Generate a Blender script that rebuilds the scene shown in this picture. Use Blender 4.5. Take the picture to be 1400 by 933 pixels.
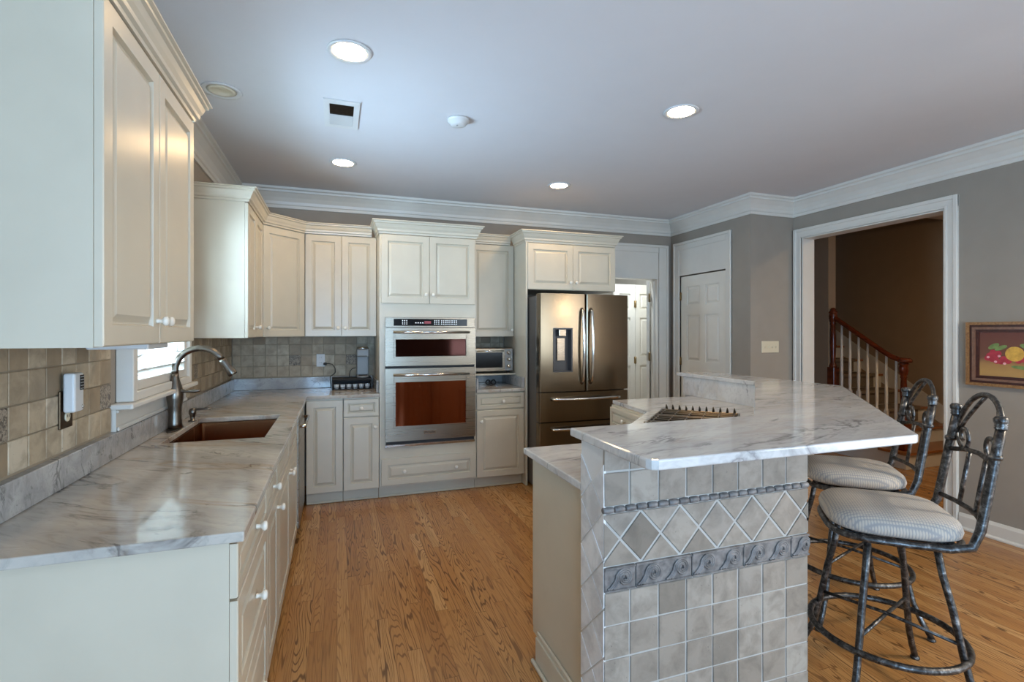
import bpy, bmesh, math, random
from mathutils import Vector, Matrix
PI = math.pi
rad = math.radians
random.seed(7)
sc = bpy.context.scene
COL = sc.collection
for o in list(bpy.data.objects):
    bpy.data.objects.remove(o, do_unlink=True)

# ------------------------------------------------------------------ camera
cam_d = bpy.data.cameras.new('camera'); cam = bpy.data.objects.new('camera', cam_d); COL.objects.link(cam)
cam.location = (0, 0, 1.4371); cam.rotation_euler = (rad(90), 0, rad(-19.115))
cam_d.sensor_width = 36; cam_d.lens = 36 * 691.47 / 1400; cam_d.shift_y = -12.14 / 1400
cam_d.clip_start = 0.02
sc.camera = cam
# ------------------------------------------------------------------ look
sc.view_settings.view_transform = 'Standard'
sc.view_settings.look = 'None'
sc.view_settings.gamma = 1.0
sc.view_settings.use_curve_mapping = False
sc.view_settings.exposure = -0.12
# ------------------------------------------------------------------ world
W = bpy.data.worlds.new('sky'); sc.world = W; W.use_nodes = True
W.node_tree.nodes['Background'].inputs[0].default_value = (0.72, 0.84, 1.0, 1)
W.node_tree.nodes['Background'].inputs[1].default_value = 1.5
# ------------------------------------------------------------------ daylight through the windows, plus an added laundry fill
def area(name, loc, rot, sx, sy, power, color, spread=PI):
    d = bpy.data.lights.new(name, 'AREA'); d.shape = 'RECTANGLE'; d.size = sx; d.size_y = sy
    d.energy = power; d.color = color; d.spread = spread
    o = bpy.data.objects.new(name, d); COL.objects.link(o); o.location = loc; o.rotation_euler = rot
    return o
COOL = (0.36, 0.64, 1.0)
area('daylight_rear_window', (0.0, -2.74, 1.30), (rad(114), 0, 0), 1.4, 1.6, 215, COOL)
area('daylight_rear_door', (3.2, -2.74, 1.20), (rad(108), 0, 0), 1.5, 1.9, 90, (0.66, 0.84, 1.0))
area('daylight_patio_window', (4.52, -1.15, 1.3), (rad(90), 0, rad(90)), 1.9, 2.0, 120, (0.90, 0.94, 1.0))
area('daylight_sink_window', (-1.16, 3.06, 1.68), (rad(90), 0, rad(-90)), 0.8, 0.9, 165, (0.50, 0.74, 1.0))
area('laundry_fill_light', (3.3, 5.5, 2.72), (0, 0, 0), 0.5, 0.3, 36, (0.82, 0.91, 1.0))  # added unseen light without a fixture, brightens the bifold door

# ================================================================== materials
def nn(nt, t, **kw):
    n = nt.nodes.new(t)
    for k, v in kw.items(): setattr(n, k, v)
    return n
def base(name, col=(.8, .8, .8), rough=.5, metal=0., spec=.5):
    m = bpy.data.materials.new(name); m.use_nodes = True
    b = m.node_tree.nodes['Principled BSDF']
    b.inputs['Base Color'].default_value = (*col, 1); b.inputs['Roughness'].default_value = rough
    b.inputs['Metallic'].default_value = metal; b.inputs['Specular IOR Level'].default_value = spec
    return m, m.node_tree, b
def coords(nt, scale=(1, 1, 1), rot=(0, 0, 0), loc=(0, 0, 0)):
    tc = nn(nt, 'ShaderNodeTexCoord'); mp = nn(nt, 'ShaderNodeMapping')
    mp.inputs['Scale'].default_value = scale; mp.inputs['Rotation'].default_value = rot; mp.inputs['Location'].default_value = loc
    nt.links.new(tc.outputs['Object'], mp.inputs[0]); return mp.outputs[0]
def noise(nt, vec, scale, detail=4, rough=.5, dist=0.):
    n = nn(nt, 'ShaderNodeTexNoise'); n.inputs['Scale'].default_value = scale; n.inputs['Detail'].default_value = detail
    n.inputs['Roughness'].default_value = rough; n.inputs['Distortion'].default_value = dist
    nt.links.new(vec, n.inputs['Vector']); return n.outputs['Fac']
def ramp(nt, fac, stops, interp='LINEAR'):
    r = nn(nt, 'ShaderNodeValToRGB'); cr = r.color_ramp; cr.interpolation = interp
    while len(cr.elements) < len(stops): cr.elements.new(.5)
    for e, (p, c) in zip(cr.elements, stops):
        e.position = p; e.color = (*c, 1) if len(c) == 3 else c
    nt.links.new(fac, r.inputs[0]); return r.outputs[0]
def mixc(nt, fac, a, b, mode='MIX'):
    m = nn(nt, 'ShaderNodeMix', data_type='RGBA', blend_type=mode)
    for s, v in ((m.inputs['Factor'], fac), (m.inputs['A'], a), (m.inputs['B'], b)):
        if hasattr(v, 'is_output') or isinstance(v, bpy.types.NodeSocket): nt.links.new(v, s)
        elif isinstance(v, (int, float)): s.default_value = v
        else: s.default_value = (*v, 1)
    return m.outputs['Result']
def mth(nt, op, a, b=None, c=None):
    m = nn(nt, 'ShaderNodeMath', operation=op)
    for i, v in enumerate((a, b, c)):
        if v is None: continue
        if isinstance(v, (int, float)): m.inputs[i].default_value = v
        else: nt.links.new(v, m.inputs[i])
    return m.outputs[0]
def bump(nt, b, h, strength=.2, dist=.01):
    n = nn(nt, 'ShaderNodeBump'); n.inputs['Strength'].default_value = strength; n.inputs['Distance'].default_value = dist
    nt.links.new(h, n.inputs['Height']); nt.links.new(n.outputs[0], b.inputs['Normal'])

def painted(name, col, rough=.35, spec=.5, amt=.03, bs=.02):
    m, nt, b = base(name, col, rough, 0, spec)
    f = noise(nt, coords(nt), 6, 3)
    d = tuple(c * (1 - amt) for c in col); l = tuple(min(1, c * (1 + amt)) for c in col)
    nt.links.new(ramp(nt, f, [(.3, d), (.7, l)]), b.inputs['Base Color'])
    bump(nt, b, noise(nt, coords(nt), 220, 2), bs, .002)
    return m
M = {}
M['cab'] = painted('cabinet_cream_paint', (.575, .52, .405), .30)
M['knob'] = painted('knob_cream', (.76, .72, .62), .25)
M['trim'] = painted('trim_white_paint', (.66, .64, .58), .35)
M['door'] = painted('door_white_paint', (.72, .69, .61), .35)
M['wall'] = painted('wall_taupe_paint', (.31, .275, .23), .75, .2, .03, .06)
M['ceil'] = painted('ceiling_white_paint', (.64, .64, .65), .8, .2, .01, .03)
M['hallwall'] = painted('hall_brown_paint', (.33, .245, .165), .75, .2, .03, .05)
M['plastic'] = painted('white_plastic', (.62, .625, .61), .4)
M['almond'] = painted('almond_plastic', (.66, .60, .45), .4)
M['baluster'] = painted('baluster_white', (.74, .71, .64), .4)

def metal(name, col, rough, streak=None, amt=.12):
    m, nt, b = base(name, col, rough, 1.0)
    sc_ = streak or (40, 40, 40)
    f = noise(nt, coords(nt, sc_), 1, 4)
    nt.links.new(ramp(nt, f, [(.3, tuple(c * (1 - amt) for c in col)), (.7, tuple(min(1, c * (1 + amt)) for c in col))]), b.inputs['Base Color'])
    rr = mth(nt, 'MULTIPLY_ADD', f, .06, rough - .03); nt.links.new(rr, b.inputs['Roughness'])
    return m
M['steel'] = metal('brushed_stainless', (.30, .245, .185), .28, (1.5, 1.5, 200), .03)
M['steel_v'] = metal('fridge_stainless', (.225, .172, .115), .22, (200, 200, .8), .05)
M['nickel'] = metal('brushed_nickel', (.17, .148, .122), .30)
M['bright'] = metal('polished_steel', (.72, .71, .68), .16)
M['brass'] = metal('antique_brass', (.33, .24, .12), .4)
M['sinksteel'] = metal('copper_tone_sink', (.34, .14, .055), .26, (3, 120, 3))
M['bronze'] = metal('bronze_plate', (.13, .085, .05), .4)
def mkblack():
    m, nt, b = base('black_gloss', (.006, .006, .006), .15, 0, .25); return m
M['black'] = mkblack()
m, nt, b = base('dark_fridge_side', (.10, .092, .082), .45, .3); M['fside'] = m
bump(nt, b, noise(nt, coords(nt), 300, 2), .1, .001)
m, nt, b = base('dark_grey_plastic', (.055, .053, .055), .35); M['dgrey'] = m
m, nt, b = base('matte_black', (.015, .013, .012), .6); M['mblack'] = m
m, nt, b = base('oven_glass_tinted', (.27, .075, .035), .06, 1.0); M['ovenglass'] = m
m, nt, b = base('microwave_glass_tinted', (.03, .012, .010), .06, 1.0); M['mwglass'] = m
m, nt, b = base('grey_plastic', (.30, .30, .285), .4); M['grey'] = m
m, nt, b = base('cast_iron', (.17, .14, .105), .30, .85); M['iron'] = m
bump(nt, b, noise(nt, coords(nt), 250, 2), .2, .001)
m, nt, b = base('indicator_white', (.8, .8, .8), .4); b.inputs['Emission Color'].default_value = (.8, .9, 1, 1); b.inputs['Emission Strength'].default_value = .7; M['led'] = m
m, nt, b = base('indicator_red', (.22, .03, .04), .4); b.inputs['Emission Color'].default_value = (1, .15, .1, 1); b.inputs['Emission Strength'].default_value = .08; M['ledred'] = m
m, nt, b = base('lamp_glow', (1, 1, 1), .4); b.inputs['Emission Color'].default_value = (1, .67, .34, 1); b.inputs['Emission Strength'].default_value = 125; M['lamp'] = m
# clear pane: mostly transparent with a reflection
m = bpy.data.materials.new('window_glass'); m.use_nodes = True; nt = m.node_tree; nt.nodes.clear()
o_ = nn(nt, 'ShaderNodeOutputMaterial'); mx = nn(nt, 'ShaderNodeMixShader'); mx.inputs[0].default_value = .08
tr = nn(nt, 'ShaderNodeBsdfTransparent'); gl = nn(nt, 'ShaderNodeBsdfGlossy'); gl.inputs['Roughness'].default_value = .02
nt.links.new(tr.outputs[0], mx.inputs[1]); nt.links.new(gl.outputs[0], mx.inputs[2]); nt.links.new(mx.outputs[0], o_.inputs[0]); M['glass'] = m

def marble(name, c_hi, c_lo, vein, gold, rot, scale=1.0, goldamt=.5):
    m, nt, b = base(name, c_hi, .10)
    v = coords(nt, (1, 1, 1), (0, 0, rot))
    st = nn(nt, 'ShaderNodeMapping'); st.inputs['Scale'].default_value = (1.0 * scale, 3.2 * scale, 2.0 * scale); nt.links.new(v, st.inputs[0])
    v = st.outputs[0]
    cloud = noise(nt, v, 1.6, 6, .6, .8)
    col = ramp(nt, cloud, [(.32, c_lo), (.62, c_hi)])
    fine = noise(nt, v, 9, 8, .65, 1.2)
    col = mixc(nt, ramp(nt, fine, [(.50, (0, 0, 0)), (.72, (.55, .55, .55))]), col, tuple(c * .72 for c in c_lo))
    n1 = noise(nt, v, .9, 7, .58, 1.4)
    ridge = mth(nt, 'ABSOLUTE', mth(nt, 'SUBTRACT', n1, .5))
    vm = ramp(nt, ridge, [(0, (1, 1, 1)), (.010, (.55, .55, .55)), (.03, (0, 0, 0))])
    brk = ramp(nt, noise(nt, v, 2.3, 3), [(.48, (0, 0, 0)), (.62, (1, 1, 1))])
    vm = mixc(nt, 1.0, vm, brk, 'MULTIPLY')
    col = mixc(nt, vm, col, vein)
    n2 = noise(nt, v, .7, 6, .55, 1.0)
    r2 = mth(nt, 'ABSOLUTE', mth(nt, 'SUBTRACT', n2, .56))
    gm = ramp(nt, r2, [(0, (goldamt,) * 3), (.035, (0, 0, 0))])
    col = mixc(nt, gm, col, gold)
    n3 = noise(nt, v, 5, 6, .6, 1.0)
    sp = ramp(nt, n3, [(.66, (0, 0, 0)), (.72, (.8, .8, .8))])
    col = mixc(nt, sp, col, vein)
    nt.links.new(col, b.inputs['Base Color'])
    return m
M['marble_l'] = marble('warm_grey_quartzite', (.56, .52, .45), (.385, .365, .33), (.14, .125, .115), (.34, .22, .12), rad(38), 1.0, .45)
M['marble_b'] = marble('white_grey_marble', (.66, .65, .62), (.52, .515, .505), (.23, .225, .225), (.50, .42, .32), rad(-14), 1.15, .25)
M['marble_s'] = marble('blue_grey_marble_upstand', (.43, .425, .41), (.30, .30, .295), (.14, .14, .14), (.42, .36, .28), rad(20), 2.4, .2)

def oakfloor():
    m, nt, b = base('oak_strip_floor', (.4, .22, .09), .27)
    tc = nn(nt, 'ShaderNodeTexCoord'); sx = nn(nt, 'ShaderNodeSeparateXYZ'); nt.links.new(tc.outputs['Object'], sx.inputs[0])
    x, y = sx.outputs[0], sx.outputs[1]
    w = .0605
    xi = mth(nt, 'DIVIDE', x, w); bi = mth(nt, 'FLOOR', xi); xf = mth(nt, 'FRACT', xi)
    wn = nn(nt, 'ShaderNodeTexWhiteNoise', noise_dimensions='1D'); nt.links.new(bi, wn.inputs['W'])
    yo = mth(nt, 'MULTIPLY_ADD', wn.outputs['Value'], 7.3, y)
    yi = mth(nt, 'DIVIDE', yo, 1.05); pi_ = mth(nt, 'FLOOR', yi); yf = mth(nt, 'FRACT', yi)
    cb = nn(nt, 'ShaderNodeCombineXYZ'); nt.links.new(bi, cb.inputs[0]); nt.links.new(pi_, cb.inputs[1])
    w2 = nn(nt, 'ShaderNodeTexWhiteNoise', noise_dimensions='3D'); nt.links.new(cb.outputs[0], w2.inputs['Vector'])
    rnd = w2.outputs['Value']
    boardcol = ramp(nt, rnd, [(0, (.37, .168, .050)), (.35, (.44, .208, .064)), (.7, (.48, .238, .078)), (1, (.56, .305, .112))])
    # cathedral grain: contour lines of a stretched noise, different on every board
    off = mth(nt, 'MULTIPLY', rnd, 37.0)
    gv = nn(nt, 'ShaderNodeCombineXYZ')
    nt.links.new(mth(nt, 'MULTIPLY_ADD', x, 9.0, off), gv.inputs[0]); nt.links.new(mth(nt, 'MULTIPLY_ADD', y, .8, off), gv.inputs[1]); nt.links.new(off, gv.inputs[2])
    g = noise(nt, gv.outputs[0], 1.1, 2, .45, .25)
    rings = mth(nt, 'SINE', mth(nt, 'MULTIPLY', g, 150.0))
    rm = ramp(nt, rings, [(.55, (0, 0, 0)), (.95, (1, 1, 1))])
    strength = ramp(nt, w2.outputs['Color'], [(.25, (.30, .30, .30)), (.75, (.85, .85, .85))])
    rm = mixc(nt, 1.0, rm, strength, 'MULTIPLY')
    col = mixc(nt, rm, boardcol, (.105, .045, .016))
    pv = nn(nt, 'ShaderNodeMapping'); pv.inputs['Scale'].default_value = (220, 6, 1); nt.links.new(tc.outputs['Object'], pv.inputs[0])
    pores = noise(nt, pv.outputs[0], 1, 3)
    col = mixc(nt, ramp(nt, pores, [(.50, (0, 0, 0)), (.72, (.5, .5, .5))]), col, (.15, .065, .02))
    e1 = mth(nt, 'LESS_THAN', mth(nt, 'MINIMUM', xf, mth(nt, 'SUBTRACT', 1.0, xf)), .014)
    e2 = mth(nt, 'LESS_THAN', mth(nt, 'MINIMUM', yf, mth(nt, 'SUBTRACT', 1.0, yf)), .0012)
    ed = mth(nt, 'MAXIMUM', e1, e2)
    col = mixc(nt, mth(nt, 'MULTIPLY', ed, .65), col, (.07, .03, .01))
    nt.links.new(col, b.inputs['Base Color'])
    bump(nt, b, mth(nt, 'SUBTRACT', mth(nt, 'MULTIPLY', pores, .15), ed), .15, .002)
    return m
M['floor'] = oakfloor()

def wood(name, c1, c2, rough=.3, scale=(3, 3, 30)):
    m, nt, b = base(name, c1, rough)
    f = noise(nt, coords(nt, scale), 2, 5, .6, .6)
    nt.links.new(ramp(nt, f, [(.3, c1), (.7, c2)]), b.inputs['Base Color']); return m
M['cherry'] = wood('cherry_stained_wood', (.075, .014, .006), (.16, .034, .013), .22, (12, 3, 12))
M['tread'] = wood('oak_tread', (.22, .075, .02), (.33, .13, .04), .3, (2, 20, 2))
M['gilt'] = wood('gilt_wood', (.16, .07, .02), (.36, .19, .07), .35, (30, 30, 30))
M['mahog'] = wood('dark_mahogany', (.035, .010, .008), (.075, .022, .015), .28, (20, 20, 20))
M['mauve'] = wood('bronze_inner_frame', (.15, .075, .045), (.24, .125, .08), .35, (20, 20, 20))

def tile(name, cols, rough=.55, pit=.35, sheen=.4):
    m, nt, b = base(name, cols[0], rough, 0, sheen)
    g = nn(nt, 'ShaderNodeNewGeometry')
    n = len(cols)
    col = ramp(nt, g.outputs['Random Per Island'], [(i / (n - 1), c) for i, c in enumerate(cols)])
    f = noise(nt, coords(nt), 14, 6, .6, .4)
    col = mixc(nt, ramp(nt, f, [(.35, (.6, .6, .6)), (.58, (0, 0, 0))]), col, tuple(c * .62 for c in cols[0]))
    f2 = noise(nt, coords(nt), 90, 3)
    pits = ramp(nt, f2, [(.27, (1, 1, 1)), (.31, (0, 0, 0))])
    col = mixc(nt, mth(nt, 'MULTIPLY', pits, pit), col, tuple(c * .4 for c in cols[0]))
    nt.links.new(col, b.inputs['Base Color'])
    bump(nt, b, mth(nt, 'SUBTRACT', f, mth(nt, 'MULTIPLY', pits, .6)), .35, .003)
    return m
M['tile_i'] = tile('tumbled_travertine_grey', [(.26, .22, .175), (.30, .255, .205), (.345, .30, .245), (.30, .262, .218), (.21, .178, .14), (.325, .278, .226), (.37, .33, .275)])
M['tile_w'] = tile('pale_marble_tile', [(.74, .74, .72), (.80, .80, .78), (.70, .70, .68)], .45, .05)
M['tile_d'] = tile('tumbled_travertine_brown', [(.185, .155, .12), (.20, .17, .135)])
M['tile_b'] = tile('tumbled_travertine_tan', [(.36, .285, .19), (.43, .35, .24), (.27, .205, .13), (.50, .42, .30), (.38, .305, .205), (.55, .475, .355)])
m, nt, b = base('deco_tile', (.2, .17, .13), .5); M['deco'] = m
f = noise(nt, coords(nt), 70, 4, .6, 1.5)
nt.links.new(ramp(nt, f, [(.42, (.10, .08, .06)), (.55, (.34, .29, .22))]), b.inputs['Base Color']); bump(nt, b, f, .7, .006)
M['grout'] = painted('grout_light', (.47, .45, .41), .9, .1, .06, .3)
M['grout_w'] = painted('grout_white', (.68, .67, .64), .9, .1, .04, .2)
M['grout_b'] = painted('grout_tan', (.33, .28, .205), .9, .1, .06, .3)
m, nt, b = base('pewter_border', (.20, .195, .195), .42); M['pewter'] = m
f = noise(nt, coords(nt), 40, 5); nt.links.new(ramp(nt, f, [(.35, (.10, .096, .093)), (.65, (.22, .21, .20))]), b.inputs['Base Color']); bump(nt, b, f, .3, .003)

m, nt, b = base('hammered_iron', (.1, .1, .1), .38, .85); M['wrought'] = m
f = noise(nt, coords(nt), 45, 5, .65, .6)
nt.links.new(ramp(nt, f, [(.36, (.030, .028, .027)), (.54, (.10, .097, .094)), (.70, (.30, .30, .295))]), b.inputs['Base Color'])
bump(nt, b, noise(nt, coords(nt), 70, 3), .2, .003)
m, nt, b = base('woven_seat_fabric', (.5, .46, .4), .9, 0, .1); M['fabric'] = m
v = coords(nt)
wv = nn(nt, 'ShaderNodeTexWave', wave_type='BANDS', bands_direction='X'); wv.inputs['Scale'].default_value = 27; wv.inputs['Distortion'].default_value = .6; nt.links.new(v, wv.inputs[0])
wv2 = nn(nt, 'ShaderNodeTexWave', wave_type='BANDS', bands_direction='Y'); wv2.inputs['Scale'].default_value = 33; wv2.inputs['Distortion'].default_value = .6; nt.links.new(v, wv2.inputs[0])
wf = mth(nt, 'MULTIPLY', wv.outputs['Fac'], wv2.outputs['Fac'])
nt.links.new(ramp(nt, wf, [(.0, (.36, .345, .335)), (.30, (.56, .50, .42))]), b.inputs['Base Color']); bump(nt, b, wf, .25, .002)
m, nt, b = base('taupe_carpet', (.20, .165, .125), .95, 0, .05); M['carpet'] = m
f = noise(nt, coords(nt), 180, 3); nt.links.new(ramp(nt, f, [(.3, (.15, .12, .09)), (.7, (.27, .225, .175))]), b.inputs['Base Color']); bump(nt, b, f, .8, .006)
def flat(name, col, rough=.6):
    m, nt, b = base(name, col, rough)
    f = noise(nt, coords(nt), 35, 4); nt.links.new(ramp(nt, f, [(.3, tuple(c * .75 for c in col)), (.7, tuple(min(1, c * 1.2) for c in col))]), b.inputs['Base Color']); return m
m, nt, b = base('painted_canvas', (.3, .15, .08), .45); M['canvas'] = m
tc = nn(nt, 'ShaderNodeTexCoord'); sp = nn(nt, 'ShaderNodeSeparateXYZ'); nt.links.new(tc.outputs['Object'], sp.inputs[0])
f = noise(nt, coords(nt), 14, 5)
zz = mth(nt, 'ADD', sp.outputs[2], mth(nt, 'MULTIPLY', f, .05))
nt.links.new(ramp(nt, mth(nt, 'MULTIPLY_ADD', zz, 1.8, .5), [(.33, (.42, .24, .07)), (.42, (.36, .19, .06)), (.50, (.16, .06, .03)), (.8, (.13, .035, .02))]), b.inputs['Base Color'])
M['grape'] = flat('painted_red_grape', (.42, .03, .05)); M['apple'] = flat('painted_yellow_apple', (.62, .36, .06)); M['leaf'] = flat('painted_green_leaf', (.16, .24, .07))
M['grapehi'] = flat('painted_pink_glint', (.75, .36, .38))

# ================================================================== mesh builder
class MB:
    def __init__(s): s.bm = bmesh.new()
    def box(s, x0, x1, y0, y1, z0, z1, bev=0., seg=1, smooth=False):
        r = bmesh.ops.create_cube(s.bm, size=1)
        bmesh.ops.scale(s.bm, vec=(abs(x1 - x0), abs(y1 - y0), abs(z1 - z0)), verts=r['verts'])
        bmesh.ops.translate(s.bm, vec=((x0 + x1) / 2, (y0 + y1) / 2, (z0 + z1) / 2), verts=r['verts'])
        if bev > 0:
            es = list({e for v in r['verts'] for e in v.link_edges})
            bmesh.ops.bevel(s.bm, geom=es, offset=bev, segments=seg, affect='EDGES', profile=.5)
        return s
    def prism(s, poly, z0, z1, bev=0., seg=2, M4=None):
        vb = [s.bm.verts.new((x, y, z0)) for x, y in poly]; vt = [s.bm.verts.new((x, y, z1)) for x, y in poly]
        n = len(poly)
        f1 = s.bm.faces.new(vb[::-1]); f2 = s.bm.faces.new(vt)
        fs = [s.bm.faces.new((vb[i], vb[(i + 1) % n], vt[(i + 1) % n], vt[i])) for i in range(n)]
        bmesh.ops.recalc_face_normals(s.bm, faces=[f1, f2] + fs)
        vs = vb + vt
        if bev > 0:
            es = [e for e in f1.edges] + [e for e in f2.edges]
            r = bmesh.ops.bevel(s.bm, geom=es, offset=bev, segments=seg, affect='EDGES', profile=.5)
            vs = list({v for v in vs if v.is_valid} | set(r['verts']))
        if M4 is not None:
            bmesh.ops.transform(s.bm, matrix=M4, verts=[v for v in vs if v.is_valid])
        return s
    def tube(s, pts, r, n=10, closed=False, caps=True):
        pts = [Vector(p) for p in pts]; N = len(pts)
        rr = r if isinstance(r, (list, tuple)) else [r] * N
        T = []
        for i in range(N):
            if closed: t = pts[(i + 1) % N] - pts[i - 1]
            else: t = pts[min(i + 1, N - 1)] - pts[max(i - 1, 0)]
            T.append(t.normalized())
        up = Vector((0, 0, 1)) if abs(T[0].z) < .9 else Vector((1, 0, 0))
        nrm = (up - T[0] * up.dot(T[0])).normalized()
        rings = []
        for i in range(N):
            if i > 0:
                nrm = (nrm - T[i] * nrm.dot(T[i]))
                nrm = nrm.normalized() if nrm.length > 1e-6 else T[i].orthogonal().normalized()
            bi = T[i].cross(nrm)
            rings.append([s.bm.verts.new(pts[i] + rr[i] * (math.cos(2 * PI * k / n) * nrm + math.sin(2 * PI * k / n) * bi)) for k in range(n)])
        for i in range(N if closed else N - 1):
            a, b_ = rings[i], rings[(i + 1) % N]
            sh = 0
            if closed and i == N - 1:
                sh = min(range(n), key=lambda q: (a[0].co - b_[q].co).length)
            for k in range(n):
                f = s.bm.faces.new((a[k], a[(k + 1) % n], b_[(k + 1 + sh) % n], b_[(k + sh) % n])); f.smooth = True
        if not closed and caps:
            s.bm.faces.new(rings[0][::-1]); s.bm.faces.new(rings[-1])
        return s
    def lathe(s, prof, n=20, M4=None, smooth=True):
        """prof: (r, z) list, axis z; caps where r>0 at the ends"""
        M4 = M4 or Matrix(); rings = []
        for r, z in prof:
            if r < 1e-6: rings.append([s.bm.verts.new(M4 @ Vector((0, 0, z)))])
            else: rings.append([s.bm.verts.new(M4 @ Vector((r * math.cos(2 * PI * k / n), r * math.sin(2 * PI * k / n), z))) for k in range(n)])
        for a, b_ in zip(rings, rings[1:]):
            for k in range(n):
                k2 = (k + 1) % n
                if len(a) == 1 and len(b_) == 1: continue
                if len(a) == 1: f = s.bm.faces.new((a[0], b_[k2], b_[k]))
                elif len(b_) == 1: f = s.bm.faces.new((a[k], a[k2], b_[0]))
                else: f = s.bm.faces.new((a[k], a[k2], b_[k2], b_[k]))
                f.smooth = smooth
        if len(rings[0]) > 1: s.bm.faces.new(rings[0][::-1])
        if len(rings[-1]) > 1: s.bm.faces.new(rings[-1])
        return s
    def sphere(s, c, r, sx=1, sy=1, sz=1, seg=16):
        q = bmesh.ops.create_uvsphere(s.bm, u_segments=seg, v_segments=max(6, seg // 2), radius=r, matrix=Matrix.Translation(c) @ Matrix.Diagonal((sx, sy, sz, 1)))
        for v in q['verts']:
            for f in v.link_faces: f.smooth = True
        return s
    def sweep(s, path, prof, side=1):
        """profile (out, z) swept along a plan path with mitred corners; out is to the right of travel when side=1"""
        P = [Vector((p[0], p[1])) for p in path]; n = len(P); rings = []
        for i in range(n):
            d0 = (P[i] - P[i - 1]).normalized() if i > 0 else None
            d1 = (P[i + 1] - P[i]).normalized() if i < n - 1 else None
            d0 = d0 or d1; d1 = d1 or d0
            n0 = Vector((d0.y, -d0.x)) * side; n1 = Vector((d1.y, -d1.x)) * side
            mm = (n0 + n1).normalized(); k = 1 / max(.2, mm.dot(n0))
            rings.append([s.bm.verts.new((P[i].x + mm.x * k * o, P[i].y + mm.y * k * o, z)) for o, z in prof])
        L = len(prof); fs = []
        for a, b_ in zip(rings, rings[1:]):
            for k in range(L): fs.append(s.bm.faces.new((a[k], a[(k + 1) % L], b_[(k + 1) % L], b_[k])))
        fs.append(s.bm.faces.new(rings[0])); fs.append(s.bm.faces.new(rings[-1][::-1]))
        bmesh.ops.recalc_face_normals(s.bm, faces=fs)
        return s
    def cells(s, us, vs, holes, w0, w1, fn):
        """slab over grid us x vs (minus hole cells), thickness w0..w1; fn(u,v,w)->xyz"""
        filled = {(i, j) for i in range(len(us) - 1) for j in range(len(vs) - 1) if not holes((us[i] + us[i + 1]) / 2, (vs[j] + vs[j + 1]) / 2)}
        cache = {}
        def V(i, j, k):
            if (i, j, k) not in cache: cache[(i, j, k)] = s.bm.verts.new(fn(us[i], vs[j], (w0, w1)[k]))
            return cache[(i, j, k)]
        fs = []
        for (i, j) in filled:
            for k in (0, 1): fs.append(s.bm.faces.new((V(i, j, k), V(i + 1, j, k), V(i + 1, j + 1, k), V(i, j + 1, k))))
            for (di, dj, a, b_) in ((-1, 0, (i, j), (i, j + 1)), (1, 0, (i + 1, j), (i + 1, j + 1)), (0, -1, (i, j), (i + 1, j)), (0, 1, (i, j + 1), (i + 1, j + 1))):
                if (i + di, j + dj) not in filled:
                    fs.append(s.bm.faces.new((V(*a, 0), V(*b_, 0), V(*b_, 1), V(*a, 1))))
        bmesh.ops.recalc_face_normals(s.bm, faces=fs)
        return s
    def raised(s, x0, x1, z0, z1, y=0., th=.02, fr=.055, rise=.030):
        """raised panel door face towards -y; front at y, back at y+th"""
        w = min(x1 - x0, z1 - z0)
        if fr > w * .30: fr = w * .22; rise = w * .13
        steps = [(0, y + th), (0, y + .003), (.003, y), (fr, y), (fr + .004, y + .0125), (fr + .010, y + .0125), (fr + rise, y + .0015)]
        rings = []
        for ins, yy in steps:
            rings.append([s.bm.verts.new(p) for p in ((x0 + ins, yy, z0 + ins), (x1 - ins, yy, z0 + ins), (x1 - ins, yy, z1 - ins), (x0 + ins, yy, z1 - ins))])
        fs = [s.bm.faces.new(rings[0][::-1]), s.bm.faces.new(rings[-1])]
        for a, b_ in zip(rings, rings[1:]):
            for k in range(4): fs.append(s.bm.faces.new((a[k], a[(k + 1) % 4], b_[(k + 1) % 4], b_[k])))
        bmesh.ops.recalc_face_normals(s.bm, faces=fs)
        return s
    def xf(s, M4): bmesh.ops.transform(s.bm, matrix=M4, verts=list(s.bm.verts)); return s
    def build(s, name, mat, parent=None):
        me = bpy.data.meshes.new(name); s.bm.to_mesh(me); s.bm.free()
        o = bpy.data.objects.new(name, me); COL.objects.link(o)
        me.materials.append(M[mat] if isinstance(mat, str) else mat)
        if parent is not None: o.parent = parent
        return o
def thing(name, label, cat, loc=(0, 0, 0), rz=0., group=None):
    o = bpy.data.objects.new(name, None); COL.objects.link(o); o.empty_display_size = .1
    o.location = loc; o.rotation_euler = (0, 0, rz); o['label'] = label; o['category'] = cat
    if group: o['group'] = group
    return o
def tag(o, label, cat, group=None):
    o['label'] = label; o['category'] = cat
    if group: o['group'] = group
    return o
def struct(mb, name, mat, parent=None):
    o = mb.build(name, mat, parent)
    if parent is None: o['kind'] = 'structure'
    return o
def dup(root, loc, rz=None, label=None):
    r = root.copy(); COL.objects.link(r); r.location = loc
    if rz is not None: r.rotation_euler = (0, 0, rz)
    if label: r['label'] = label
    for ch in list(root.children):
        c = ch.copy(); COL.objects.link(c); c.parent = r
        for g in list(ch.children):
            d = g.copy(); COL.objects.link(d); d.parent = c
    return r

# ================================================================== dimensions
XL, YB, CEIL = -.884, 5.098, 2.755          # left tile face, back wall, ceiling
XP, YP, XR = 3.78, 3.865, 4.32              # pantry wall, stub wall, right wall
YREAR = -2.6
CT, CS = .913, .885                         # counter top / underside

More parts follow.
